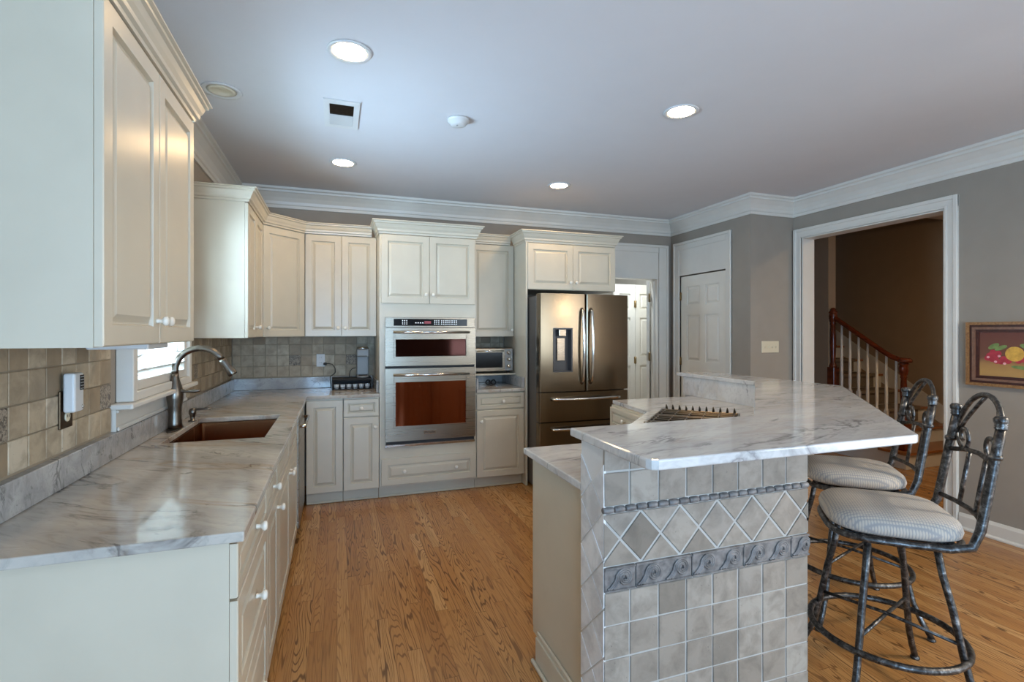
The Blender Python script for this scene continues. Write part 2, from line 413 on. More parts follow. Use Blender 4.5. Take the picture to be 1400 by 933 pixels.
# ================================================================== room shell
struct(MB().box(-1.1, 7.2, -2.9, 7.6, -.08, 0), 'floor', 'floor')
mb = MB()
mb.cells([-1.05, 4.32, 5.70, 6.78], [-2.75, 3.95, 5.25, 7.6], lambda u, v: (u > 4.32 and v > 3.95 and not (u < 5.7)) , CEIL, CEIL + .1, lambda u, v, w: (u, v, w))
struct(mb, 'ceiling', 'ceil')
def wall(name, plane, us, vs, holes, w0, w1, mat='wall'):
    fn = (lambda u, v, w: (w, u, v)) if plane == 'x' else (lambda u, v, w: (u, w, v))
    return struct(MB().cells(us, vs, holes, w0, w1, fn), name, mat)
WY0, WY1, WZ0, WZ1 = 2.66, 3.47, 1.19, 2.12
wall('wall_left', 'x', [-2.75, WY0, WY1, 5.25], [0, WZ0, WZ1, CEIL], lambda u, v: WY0 < u < WY1 and WZ0 < v < WZ1, XL - .16, XL - .012)
DX0, DX1, DZ = 2.75, 3.60, 2.075
wall('wall_back', 'y', [XL - .012, DX0, DX1, 4.45], [0, DZ, CEIL], lambda u, v: DX0 < u < DX1 and v < DZ, YB, YB + .12)
wall('wall_pantry', 'x', [YP, 4.19, 4.93, YB], [0, 2.09, CEIL], lambda u, v: 4.19 < u < 4.93 and v < 2.09, XP, XP + .11)
wall('wall_stub', 'y', [XP + .11, XR + .14], [0, CEIL], lambda u, v: False, YP, YP + .10)
OY0, OY1, OZ = 2.524, 3.762, 2.365
RW = (-2.05, -.25, .25, 2.3)
wall('wall_right', 'x', [YREAR, RW[0], RW[1], OY0, OY1, YP], [0, RW[2], RW[3], OZ, CEIL],
     lambda u, v: (OY0 < u < OY1 and v < OZ) or (RW[0] < u < RW[1] and RW[2] < v < RW[3]), XR, XR + .14)
wall('wall_rear', 'y', [XL - .012, -.68, .72, 2.45, 3.95, XR + .14], [0, .25, .6, 2.3, CEIL],
     lambda u, v: ((-.68 < u < .72) and .6 < v < 2.3) or ((2.45 < u < 3.95) and .25 < v < 2.3), YREAR - .12, YREAR)
# rear windows (behind the camera): frame, mullions and panes
def plain_window(name, u0, u1, z0, z1, fn, nx):
    r = thing(name, 'white window', 'window'); del r['label']; del r['category']; r['kind'] = 'structure'
    f = MB()
    def bx(a0, a1, c0, c1, d0=.02, d1=.09):
        p, q = fn(a0, d0), fn(a1, d1); f.box(p[0], q[0], p[1], q[1], c0, c1)
    bx(u0, u0 + .05, z0, z1); bx(u1 - .05, u1, z0, z1); bx(u0 + .05, u1 - .05, z0, z0 + .05); bx(u0 + .05, u1 - .05, z1 - .05, z1)
    for k in range(1, nx):
        uu = u0 + (u1 - u0) * k / nx; bx(uu - .03, uu + .03, z0 + .05, z1 - .05)
    bx(u0 + .05, u1 - .05, (z0 + z1) / 2 - .02, (z0 + z1) / 2 + .02)
    f.build('window_frame', 'trim', r)
    p, q = fn(u0 + .04, .05), fn(u1 - .04, .054)
    MB().box(p[0], q[0], p[1], q[1], z0 + .04, z1 - .04).build('pane', 'glass', r)
plain_window('window_2', -.68, .72, .6, 2.3, lambda u, d: (u, YREAR - d), 2)
plain_window('window_4', 2.45, 3.95, .25, 2.3, lambda u, d: (u, YREAR - d), 2)
plain_window('window_3', RW[0], RW[1], RW[2], RW[3], lambda u, d: (XR + d, u), 2)
# hall beyond the right opening
wall('wall_hall_far', 'x', [-1, 7.6], [0, 4.2], lambda u, v: False, 6.78, 6.9, 'hallwall')
wall('wall_hall_left', 'x', [4.56, 7.0], [0, CEIL], lambda u, v: False, 5.66, 5.78, 'hallwall')
wall('wall_hall_back', 'y', [5.78, 6.78], [0, 4.2], lambda u, v: False, 6.3, 6.4, 'hallwall')
wall('wall_hall_side', 'y', [XR + .14, 5.66], [0, CEIL], lambda u, v: False, 5.13, 5.25, 'hallwall')
wall('wall_hall_front', 'y', [XR + .14, 6.78], [0, CEIL], lambda u, v: False, .6, .72, 'wall')
wall('wall_hall_upper', 'y', [5.70, 6.78], [CEIL + .1, 4.2], lambda u, v: False, 3.83, 3.95, 'hallwall')
wall('wall_hall_upper_left', 'x', [3.95, 6.3], [CEIL + .1, 4.2], lambda u, v: False, 5.66, 5.70, 'hallwall')
struct(MB().box(5.6, 6.9, 3.83, 6.4, 4.2, 4.3), 'ceiling_stairwell', 'hallwall')
# laundry hall beyond the back doorway
wall('wall_laundry_left', 'x', [YB + .12, 7.6], [0, CEIL], lambda u, v: False, 2.4, 2.5, 'trim')
wall('wall_laundry_right', 'x', [YB + .12, 7.6], [0, CEIL], lambda u, v: False, 4.35, 4.45, 'trim')
wall('wall_laundry_back', 'y', [2.4, 4.45], [0, CEIL], lambda u, v: False, 7.45, 7.6, 'trim')
# crown moulding of the room
CR = [(0, CEIL - .175), (.012, CEIL - .175), (.014, CEIL - .150), (.022, CEIL - .142), (.026, CEIL - .118), (.046, CEIL - .085), (.078, CEIL - .050), (.090, CEIL - .044), (.092, CEIL - .028), (.108, CEIL - .020), (.110, CEIL - .001), (0, CEIL - .001)]
XLW = XL - .012
def trim(name, path, prof, mat='trim', side=1): return struct(MB().sweep(path, prof, side), name, mat)
trim('trim_1', [(XLW, YREAR), (XLW, YB), (XP, YB), (XP, YP), (XR, YP), (XR, YREAR)], CR)
trim('trim_2', [(5.66, 7.0), (5.66, 4.57)], [(0, CEIL - .12), (.01, CEIL - .12), (.02, CEIL - .09), (.06, CEIL - .04), (.07, CEIL - .001), (0, CEIL - .001)], 'trim', -1) if False else None
BBP = [(0, .001), (.026, .001), (.026, .012), (.018, .022), (.016, .024), (.016, .095), (.010, .108), (.006, .117), (0, .117)]
trim('baseboard_right', [(XR, 2.43), (XR, YREAR)], BBP)
trim('baseboard_hall', [(5.62, 4.55), (5.62, 5.1)], BBP) if False else None
# casings
def casing(path_pts, w=.095, th=.02):
    return path_pts
def case_x(name, x, y0, y1, zt, sgn, w=.095, th=.022, jamb=None, mat='trim'):
    """casing on an x-plane, face to -x when sgn=-1"""
    mb = MB(); xa, xb = (x - th, x) if sgn < 0 else (x, x + th); xs = x - th * .6 if sgn < 0 else x + th * .6
    for (ya, yb) in ((y0 - w, y0), (y1, y1 + w)):
        mb.box(min(xs, x), max(xs, x), ya, yb, 0, zt)
        o0, o1 = (ya, ya + .03) if ya < y0 - .01 else (yb - .03, yb)
        mb.box(xa, xb, o0, o1, 0, zt + w, .004)
        i0, i1 = (yb - .02, yb) if ya < y0 - .01 else (ya, ya + .02)
        mb.box(xa + .004 if sgn < 0 else xa, xb if sgn < 0 else xb - .004, i0, i1, 0, zt + .02, .003)
    mb.box(min(xs, x), max(xs, x), y0 - w, y1 + w, zt, zt + w)
    mb.box(xa, xb, y0 - w + .03, y1 + w - .03, zt + w - .03, zt + w, .004)
    mb.box(xa + .004 if sgn < 0 else xa, xb if sgn < 0 else xb - .004, y0, y1, zt, zt + .02, .003)
    if jamb:
        for (a, c) in ((y0 - .001, y0 + .012), (y1 - .012, y1 + .001)): mb.box(x - .004, x + jamb, a, c, 0, zt - .012)
        mb.box(x - .004, x + jamb, y0, y1, zt - .012, zt + .001)
    return struct(mb, name, mat)
case_x('trim_3', XR, OY0, OY1, OZ, -1, .088, .022, .145)
# pantry frame: tall casing with a flat transom panel over the door
mb = MB(); z2 = 2.475
for a, c in ((4.105, 4.185), (4.935, 5.03)): mb.box(XP - .014, XP, a, c, 0, z2 - .001, .002)
mb.box(XP - .024, XP, 4.105, 4.135, 0, z2, .004); mb.box(XP - .024, XP, 5.0, 5.03, 0, z2, .004)
mb.box(XP - .024, XP, 4.135, 5.0, z2 - .03, z2, .004); mb.box(XP - .014, XP, 4.185, 4.935, z2 - .09, z2 - .03, .002)
mb.box(XP - .006, XP, 4.185, 4.935, 2.09, z2 - .09)
mb.box(XP - .004, XP + .105, 4.178, 4.19, 0, 2.09); mb.box(XP - .004, XP + .105, 4.93, 4.942, 0, 2.09)
struct(mb, 'trim_4', 'trim')
# back doorway frame with transom panel
mb = MB(); z2 = 2.465
for a, c in ((DX0 - .13, DX0 - .005), (DX1 + .005, 3.735)): mb.box(a, c, YB - .014, YB, 0, z2 - .001, .002)
mb.box(3.705, 3.735, YB - .024, YB, 0, z2, .004)
mb.box(DX0 - .13, 3.705, YB - .024, YB, z2 - .03, z2, .004); mb.box(DX0, DX1, YB - .014, YB, z2 - .09, z2 - .03, .002)
mb.box(DX0, DX1, YB - .006, YB, DZ, z2 - .09)
mb.box(DX1 - .014, DX1 + .001, YB - .004, YB + .125, 0, DZ - .012); mb.box(DX0 - .001, DX0 + .014, YB - .004, YB + .125, 0, DZ - .012); mb.box(DX0, DX1, YB - .004, YB + .125, DZ - .012, DZ + .001)
mb.box(DX1 - .03, DX1 - .014, YB + .05, YB + .085, 0, DZ - .03)
struct(mb, 'trim_5', 'trim')

# doors -------------------------------------------------------------
def panel_leaf(w, h, cols, th=.035):
    """panelled door leaf, x 0..w, face to -y at y=0"""
    mb = MB(); mb.box(0, w, .014, th, 0, h)
    st = .105 if cols == 2 else .07
    rows = [(.12 * h / 2.07 + .1, .98), (1.10, 1.62), (1.73, h - .12)]
    xs = []
    if cols == 2: mid = w / 2; xs = [(st, mid - .045), (mid + .045, w - st)]
    else: xs = [(st, w - st)]
    # stiles and rails in front of the sunk field
    us = [0] + [q for a in xs for q in a] + [w]; vs = [0] + [q for a in rows for q in a] + [h]
    inhole = lambda u, v: any(a < u < c for a, c in xs) and any(a < v < c for a, c in rows)
    mb.cells(us, vs, inhole, 0, .014, lambda u, v, w_: (u, w_, v))
    for a, c in xs:
        for d, e in rows:
            mb2 = [(0, .0135), (.014, .0135), (.038, .003)]
            rings = [[mb.bm.verts.new(p) for p in ((a + i, y, d + i), (c - i, y, d + i), (c - i, y, e - i), (a + i, y, e - i))] for i, y in mb2]
            for r0, r1 in zip(rings, rings[1:]):
                for k in range(4): mb.bm.faces.new((r0[k], r0[(k + 1) % 4], r1[(k + 1) % 4], r1[k]))
            mb.bm.faces.new(rings[-1])
    return mb
def hinge_mb(x, z, y=0.):
    mb = MB(); mb.box(x - .018, x + .018, y - .004, y, z - .045, z + .045)
    mb.tube([(x, y - .006, z - .05), (x, y - .006, z + .05)], .006, 8); return mb
d1 = thing('door_1', '', ''); d1['kind'] = 'structure'; del d1['label']; del d1['category']
d1.location = (XP + .012, 4.925, .012); d1.rotation_euler = (0, 0, rad(-90))
panel_leaf(.73, 2.065, 2).build('door_leaf', 'door', d1)
for z in (.3, 1.09, 1.84): hinge_mb(-.003, z, -.004).build('hinge', 'brass', d1)
MB().lathe([(.028, 0), (.028, .004), (.010, .008), (.010, .035), (.026, .045), (.030, .058), (.022, .070), (0, .074)], 20, Matrix.Translation((.67, 0, .93)) @ Matrix.Rotation(rad(90), 4, 'X')).build('door_knob', 'brass', d1)
d2 = thing('door_2', '', ''); d2['kind'] = 'structure'; del d2['label']; del d2['category']
d2.location = (3.46, 5.86, .012); d2.rotation_euler = (0, 0, rad(0))
lf = panel_leaf(.315, 2.06, 1); lf.build('door_leaf', 'door', d2)
lf = panel_leaf(.315, 2.06, 1); lf.xf(Matrix.Translation((.32, 0, 0))); lf.build('door_leaf', 'door', d2)
for z in (.3, 1.05, 1.80): hinge_mb(.317, z).build('hinge', 'brass', d2)
d3 = thing('door_3', '', ''); d3['kind'] = 'structure'; del d3['label']; del d3['category']
d3.location = (DX1 - .03, YB + .13, .012); d3.rotation_euler = (0, 0, rad(50))
panel_leaf(.76, 2.045, 2).build('door_leaf', 'door', d3)
for z in (.3, 1.13, 1.84): 
    h = MB(); h.box(-.055, -.002, .0, .006, z - .05, z + .05); h.tube([(-.006, -.004, z - .052), (-.006, -.004, z + .052)], .007, 8); h.build('hinge', 'brass', d3)

# sink window with shutters ------------------------------------------------
w1 = thing('window_1', '', ''); w1['kind'] = 'structure'; del w1['label']; del w1['category']; w1.location = (XL, 0, 0)
XS = .055
mb = MB()
y0, y1, z0, z1 = 2.60, 3.53, 1.135, 2.18
for a, c, d, e in ((y0, y0 + .045, z0, z1), (y1 - .045, y1, z0, z1), (y0 + .045, y1 - .045, z0, z0 + .04), (y0 + .045, y1 - .045, z1 - .045, z1)): mb.box(-.01, XS, a, c, d, e, .003)
mb.build('window_frame', 'trim', w1)
sh = MB()
for a, c, d, e in ((y0 + .047, y0 + .10, z0 + .042, z1 - .05), (y1 - .10, y1 - .047, z0 + .042, z1 - .05), (y0 + .10, y1 - .10, z0 + .042, z0 + .085), (y0 + .10, y1 - .10, z1 - .11, z1 - .05)): sh.box(.012, .040, a, c, d, e, .002)
sh = sh.build('shutter', 'trim', w1)
lv = MB()
for k in range(13):
    zc = z0 + .118 + k * .065
    q = MB()
    lv.prism([(-.037, 0), (-.02, .004), (.02, .004), (.037, 0), (.02, -.004), (-.02, -.004)], y0 + .101, y1 - .101, M4=Matrix.Translation((.026, 0, zc)) @ Matrix.Rotation(rad(-30), 4, 'Y') @ Matrix(((1, 0, 0, 0), (0, 0, 1, 0), (0, 1, 0, 0), (0, 0, 0, 1))))
    q.bm.free()
lv.build('louvers', 'trim', sh)
MB().box(-.10, -.096, WY0 - .01, WY1 + .01, WZ0 - .01, WZ1 + .01).build('pane', 'glass', w1)
mb = MB(); mb.box(-.012, .075, y0 - .068, y1 + .062, z0 - .024, z0 - .001, .006, 2); mb.build('window_sill', 'trim', w1)
mb = MB(); mb.box(-.0115, .010, y0 - .054, y1 + .054, CT + .106, z0 - .025); mb.box(.0102, .020, y0 - .054, y1 + .054, CT + .106, CT + .126, .005); mb.box(.0102, .018, y0 - .054, y1 + .054, z0 - .041, z0 - .025, .004); mb.build('apron', 'trim', w1)

# ================================================================== backsplash tile
def tilegrid(mb_t, mb_d, u0, u1, z0, z1, p, fn, decos, skip=None, th=.008, g=.004, ph=0.):
    u = u0 - ph
    while u < u1 - .005:
        z = z0
        while z < z1 - .005:
            a, c = max(u, u0) + g / 2, min(u + p, u1) - g / 2; d, e = z + g / 2, min(z + p, z1) - g / 2
            if c - a > .008 and e - d > .008 and not (skip and skip((a + c) / 2, (d + e) / 2)):
                isd = any(abs((a + c) / 2 - q) < p / 2 and abs((d + e) / 2 - r) < p / 2 for q, r in decos)
                t = MB() if isd else mb_t
                j = random.uniform(0, .0012)
                P, Q = fn(a, 0), fn(c, th + j)
                t.box(min(P[0], Q[0]), max(P[0], Q[0]), min(P[1], Q[1]), max(P[1], Q[1]), d, e, .002)
                if isd: mb_d.append(t)
            z += p
        u += p
t = thing('tile_backsplash', 'tan tumbled stone tile backsplash on the sink wall, running around the window', 'backsplash', (0, 0, 0))
a, d = MB(), []
tilegrid(a, d, -.3, 5.085, CT + .112, 1.396, .0995, lambda u, w: (XL - .0105 + w, u), [(1.77, 1.17), (2.44, 1.17), (3.84, 1.17), (1.27, 1.17), (.77, 1.17)], lambda u, z: 2.535 < u < 3.60, .0085, .004, ph=.055)
a.build('stone_tiles', 'tile_b', t); [q_.build('relief_tile', 'deco', t) for q_ in d]
MB().cells([-.3, 2.545, 3.585, 5.09], [CT + .105, 1.396], lambda u, v: 2.545 < u < 3.585, XL - .0115, XL - .0075, lambda u, v, w: (w, u, v)).build('grout', 'grout_b', t)
t = thing('tile_backsplash', 'tan tumbled stone tile backsplash behind the coffee maker', 'backsplash', (0, 0, 0))
a, d = MB(), []
tilegrid(a, d, XL, .343, CT + .112, 1.396, .0995, lambda u, w: (u, YB - .001 - w), [(-.318, 1.17), (.117, 1.17)], None, .0085, .004, ph=.03)
a.build('stone_tiles', 'tile_b', t); [q_.build('relief_tile', 'deco', t) for q_ in d]
MB().box(XL, .343, YB - .005, YB - .001, CT + .105, 1.396).build('grout', 'grout_b', t)
t = thing('tile_backsplash', 'small patch of tan stone tile behind the toaster oven', 'backsplash', (0, 0, 0))
a, d = MB(), []
tilegrid(a, d, 1.225, 1.668, CT + .112, 1.39, .0995, lambda u, w: (u, YB - .001 - w), [], None, .0085, .004)
a.build('stone_tiles', 'tile_b', t)
MB().box(1.225, 1.668, YB - .005, YB - .001, CT + .105, 1.39).build('grout', 'grout_b', t)

# ================================================================== cabinets
KP = [(.008, 0), (.008, .004), (.0065, .010), (.0075, .016), (.014, .021), (.0165, .026), (.0145, .032), (.008, .035), (0, .036)]
def knob(parent, x, z, y=0., s=1.):
    M4 = Matrix.Translation((x, y, z)) @ Matrix.Rotation(rad(90), 4, 'X') @ Matrix.Scale(s, 4)
    return MB().lathe(KP, 16, M4).build('knob', 'knob', parent)
def cabinet(name, label, cat, loc, rz, w, depth, z0, z1, fronts, toe=0, group=None, body_y=.021, sides=None):
    t = thing(name, label, cat, loc, rz, group)
    b_ = MB(); b_.box(-w / 2 + .0008, w / 2 - .0008, body_y, depth, z0, z1)
    b_.build('carcass', 'cab', t)
    if toe:
        k = MB(); k.box(-w / 2 + .0008, w / 2 - .0008, .075, .093, 0.001, z0 - .0005); k.box(-w / 2 + .0008, w / 2 - .0008, .062, .0745, .001, .016, .004)
        k.build('toe_kick', 'cab', t)
    for (kind, x0, x1, a, c, knobs) in fronts:
        g = .0022
        o = MB().raised(x0 + g, x1 - g, a + g, c - g).build(kind, 'cab', t)
        for (kx, kz) in knobs: knob(o, kx, kz)
    return t
R90 = rad(90)
XD, YD = -.25, 4.455     # door planes of base cabinets
UB, UT = 1.398, 2.300
# ---- uppers
def upper_left(y0, y1, label, k=.5):
    w = y1 - y0
    return cabinet('upper_cabinet', label, 'cabinet', (-.554, (y0 + y1) / 2, 0), R90, w, .335 - .0085, UB, UT,
                   [('door', -w / 2, 0, UB, UT - .004, [(-.028, UB + .075)]), ('door', 0, w / 2, UB, UT - .004, [(.028, UB + .075)])])
upper_left(1.536, 2.392, 'large cream wall cabinet nearest the camera, left of the sink window')
upper_left(3.737, 4.459, 'cream wall cabinet beyond the faucet with one tall plain side showing')
t = thing('upper_cabinet', 'diagonal corner wall cabinet with one wide cream door', 'cabinet', (-.4085, 4.6105, 0), rad(45))
w = .412
mb = MB(); inv = Matrix.Rotation(rad(-45), 4, 'Z') @ Matrix.Translation((.4085, -4.6105, 0))
poly = [(-.569, 4.4605), (-.264, 4.7755), (-.264, YB - .011), (XL + .001, YB - .011), (XL + .001, 4.4605)]
mb.prism([tuple((inv @ Vector((x, y, 0)))[:2]) for x, y in poly], UB, UT); mb.build('carcass', 'cab', t)
dd = MB().raised(-w / 2 + .002, w / 2 - .002, UB + .0016, UT - .006).build('door', 'cab', t); knob(dd, -w / 2 + .035, UB + .075)
cabinet('upper_cabinet', 'two-door cream wall cabinet above the coffee maker', 'cabinet', ((-.263 + .344) / 2, 4.76, 0), 0, .606, .327, UB, UT,
        [('door', -.303, 0, UB, UT - .004, [(-.030, UB + .075)]), ('door', 0, .303, UB, UT - .004, [(.030, UB + .075)])])
cabinet('upper_cabinet', 'single-door cream wall cabinet above the toaster oven', 'cabinet', ((1.222 + 1.671) / 2, 4.76, 0), 0, .447, .327, 1.392, UT,
        [('door', -.2235, .2235, 1.392, UT - .004, [(.195, 1.455)])])
# ---- continuous crown on the wall cabinets
def crownprof(zb, zt, out, back=-.02):
    h = zt - zb
    return [(back, zb), (.004, zb), (.006, zb + .14 * h), (.016, zb + .20 * h), (.018, zb + .34 * h), (.30 * out + .01, zb + .50 * h), (.62 * out, zb + .72 * h), (.80 * out, zb + .78 * h), (.82 * out, zb + .88 * h), (out, zb + .93 * h), (out, zt), (back, zt)]
o = MB().sweep([(XL + .002, 1.536), (-.554, 1.536), (-.554, 2.392), (XL + .002, 2.392)], crownprof(UT + .001, 2.392, .055), 1).build('crown_molding', 'cab')
tag(o, 'cream stepped crown molding topping the nearest wall cabinet', 'molding')
o = MB().sweep([(XL + .002, 3.737), (-.554, 3.737), (-.554, 4.460), (-.263, 4.76), (.300, 4.76)], crownprof(UT + .001, 2.392, .055), 1).build('crown_molding', 'cab')
tag(o, 'cream crown molding bending around the corner wall cabinets', 'molding')
o = MB().sweep([(1.246, 4.76), (1.628, 4.76)], crownprof(UT + .001, 2.392, .055), 1)
bmesh.ops.translate(o.bm, vec=(0, 0, 0), verts=list(o.bm.verts)); o = o.build('crown_molding', 'cab')
tag(o, 'short length of cream crown molding above the toaster oven cabinet', 'molding')
# ---- oven tower
OX0, OX1 = .345, 1.20
t = thing('oven_cabinet', 'tall cream oven tower with two doors above and one wide drawer below', 'cabinet', ((OX0 + OX1) / 2, YD, 0), 0)
w = OX1 - OX0; hw = w / 2
mb = MB(); OVX0, OVX1, OVZ0, OVZ1 = .402 - (OX0 + OX1) / 2, 1.172 - (OX0 + OX1) / 2, .452, 1.562
mb.cells([-hw + .001, OVX0, OVX1, hw - .001], [.10, OVZ0, OVZ1, 2.283], lambda u, v: OVX0 < u < OVX1 and OVZ0 < v < OVZ1, .012, .60, lambda u, v, ww: (u, ww, v))
mb.build('carcass', 'cab', t)
for sgn in (-1, 1):
    o = MB().raised(min(0, sgn * (hw - .012)) + .0016, max(0, sgn * (hw - .012)) - .0016, 1.686, 2.278, -.008).build('door', 'cab', t); knob(o, sgn * .032, 1.765, -.008)
o = MB().raised(-hw + .015, hw - .004, .118, .348, -.008).build('drawer', 'cab', t)
knob(o, -.22, .235, -.008); knob(o, .235, .235, -.008)
mb = MB(); mb.box(-hw + .001, hw - .001, .075, .093, .001, .0995); mb.box(-hw + .001, hw - .001, .062, .0745, .001, .016, .004); mb.build('toe_kick', 'cab', t)
mb = MB().sweep([(-hw, .325), (-hw, .0), (hw, .0), (hw, .60)], crownprof(2.284, 2.395, .062, -.03), 1); mb.build('crown', 'cab', t)
# ---- base cabinets, back run
cabinet('base_cabinet', 'cream base cabinet with one full-height door beside the dishwasher corner', 'cabinet', ((-.238 + .05) / 2, YD, 0), 0, .288, .62, .105, CS - .001,
        [('door', -.144, .144, .105, .872, [])], 1)
cabinet('base_cabinet', 'cream base cabinet with a drawer over a door, left of the oven tower', 'cabinet', ((.052 + .343) / 2, YD, 0), 0, .291, .62, .105, CS - .001,
        [('drawer', -.1455, .1455, .722, .872, [(0, .795)]), ('door', -.1455, .1455, .105, .718, [(.112, .632)])], 1)
cabinet('base_cabinet', 'cream base cabinet with a drawer over a door, under the toaster oven', 'cabinet', ((1.202 + 1.668) / 2, YD, 0), 0, .466, .62, .105, CS - .001,
        [('drawer', -.232, .232, .728, .872, [(.02, .80)]), ('door', -.232, .232, .105, .722, [(-.19, .62)])], 1)
# ---- base cabinets, sink run (local x = world y)
def base_left(y0, y1, label, fronts, toe=1):
    c_ = (y0 + y1) / 2
    fr = [(k, a - c_, b_ - c_, d, e, [(q - c_, r) for q, r in kn]) for k, a, b_, d, e, kn in fronts]
    return cabinet('base_cabinet', label, 'cabinet', (XD, c_, 0), R90, y1 - y0, .60, .105, CS - .001, fr, toe)
base_left(1.52, 2.135, 'cream base cabinet of three drawers at the near end of the sink counter',
          [('drawer', 1.52, 2.135, .722, .872, [(1.84, .80)]), ('drawer', 1.52, 2.135, .418, .718, [(1.84, .572)]), ('drawer', 1.52, 2.135, .105, .414, [(1.84, .27)])])
base_left(2.137, 2.50, 'narrow cream base cabinet with one drawer and one door between drawer stack and sink',
          [('drawer', 2.137, 2.50, .722, .872, [(2.30, .838 - .04)]), ('door', 2.137, 2.50, .105, .718, [(2.46, .66)])])
t = thing('base_cabinet', 'cream sink base cabinet with two doors below the sink', 'cabinet', (XD, (2.502 + 3.668) / 2, 0), R90)
hw = (3.668 - 2.502) / 2
mb = MB(); mb.box(-hw, hw, .021, .040, .105, CS - .001); mb.box(-hw, -hw + .018, .04, .60, .105, CS - .001); mb.box(hw - .018, hw, .04, .60, .105, CS - .001); mb.box(-hw + .018, hw - .018, .04, .60, .105, .123); mb.build('carcass', 'cab', t)
mb = MB(); mb.box(-hw, hw, .075, .093, .001, .1045); mb.box(-hw, hw, .062, .0745, .001, .016, .004); mb.build('toe_kick', 'cab', t)
for sgn in (-1, 1):
    MB().raised(min(0, sgn * hw) + .0016, max(0, sgn * hw) - .0016, .7236, .8704).build('drawer_front', 'cab', t)
    o = MB().raised(min(0, sgn * hw) + .0016, max(0, sgn * hw) - .0016, .1066, .7164).build('door', 'cab', t); knob(o, sgn * .035, .655)
# end panel: plain sheet closing the near end of the run
# ---- dishwasher
t = thing('dishwasher', 'stainless dishwasher between the sink cabinet and the corner', 'dishwasher', (XD, 3.975, 0), R90)
MB().box(-.298, .298, .03, .56, .06, CS - .004).build('tub', 'dgrey', t)
mb = MB(); mb.box(-.298, .298, -.012, .028, .115, CS - .010, .004, 2); dw = mb.build('door', 'steel', t)
mb = MB(); mb.tube([(-.22, -.012, .79), (-.22, -.045, .79), (.22, -.045, .79), (.22, -.012, .79)], .010, 10); mb.build('handle', 'bright', dw)
MB().box(-.298, .298, .045, .06, .001, .058).build('kick_plate', 'mblack', t)
o = MB().box(XD - .03, XD - .021, 4.277, 4.453, .105, CS - .001); o.box(XD - .085, XD - .0755, 4.277, 4.52, .001, .104); o = o.build('filler_panel', 'cab'); tag(o, 'plain cream filler strip between the dishwasher and the inside corner', 'panel')

# ================================================================== worktops
SX0, SX1, SY0, SY1 = -.785, -.342, 2.79, 3.53
def slab(mb, us, vs, holes, bev=.004):
    mb.cells(us, vs, holes, CS, CT, lambda u, v, w: (u, v, w))
    es = [e for e in mb.bm.edges if len(e.link_faces) == 2 and e.calc_face_angle(0) > 1.0]
    bmesh.ops.bevel(mb.bm, geom=es, offset=bev, segments=2, affect='EDGES', profile=.5)
    return mb
t = thing('countertop', 'L-shaped warm grey stone countertop around the sink and coffee corner', 'countertop', (0, 0, 0))
mb = slab(MB(), [XL - .010, SX0, SX1, -.23, .343], [1.487, SY0, SY1, 4.440, YB - .001], lambda u, v: (SX0 < u < SX1 and SY0 < v < SY1) or (u > -.23 and v < 4.440))
mb.build('slab', 'marble_l', t)
mb = MB(); mb.box(XL - .010, XL + .022, 1.487, YB - .024, CT + .0005, CT + .105, .003); mb.box(XL - .010, .343, YB - .0235, YB - .0012, CT + .0005, CT + .105, .003)
mb.box(.322, .343, 4.50, YB - .024, CT + .0005, CT + .105, .003)
o = mb.build('upstand', 'marble_s', t); o['label'] = 'blue-grey marble upstand'
t = thing('countertop', 'short grey stone countertop under the toaster oven shelf', 'countertop', (0, 0, 0))
slab(MB(), [1.2015, 1.668], [4.440, YB - .001], lambda u, v: False).build('slab', 'marble_l', t)
mb = MB(); mb.box(1.2015, 1.222, 4.455, YB - .024, CT + .0005, CT + .10, .003); mb.box(1.6465, 1.668, 4.455, YB - .024, CT + .0005, CT + .10, .003); mb.box(1.2015, 1.668, YB - .0235, YB - .0012, CT + .0005, CT + .10, .003)
mb.build('upstand', 'marble_s', t)
# ---- sink
t = thing('sink', 'copper-toned undermount steel sink set in the left countertop', 'sink', ((SX0 + SX1) / 2, (SY0 + SY1) / 2, 0))
hx, hy = (SX1 - SX0) / 2 - .001, (SY1 - SY0) / 2 - .001; zb = .69
mb = MB()
def ring(ix, z, r):
    pts = []
    for cx_, cy_, a0 in ((hx - ix - r, hy - ix - r, 0), (-hx + ix + r, hy - ix - r, 90), (-hx + ix + r, -hy + ix + r, 180), (hx - ix - r, -hy + ix + r, 270)):
        for k in range(5): an = rad(a0 + 22.5 * k); pts.append(mb.bm.verts.new((cx_ + r * math.cos(an), cy_ + r * math.sin(an), z)))
    return pts
rs = [ring(-.016, CS - .005, .022), ring(.002, CS - .005, .02), ring(.004, zb + .02, .02), ring(.024, zb, .02)]
for a, c in zip(rs, rs[1:]):
    for k in range(20):
        f = mb.bm.faces.new((a[k], a[(k + 1) % 20], c[(k + 1) % 20], c[k])); f.smooth = False
mb.bm.faces.new(rs[-1])
bmesh.ops.recalc_face_normals(mb.bm, faces=list(mb.bm.faces))
o = mb.build('basin', 'sinksteel', t)
md = o.modifiers.new('thickness', 'SOLIDIFY'); md.thickness = .003; md.offset = 1
MB().lathe([(.045, 0), (.045, .003), (.030, .004), (.028, .001)], 24, Matrix.Translation((0, 0, zb + .001))).build('drain', 'bright', t)
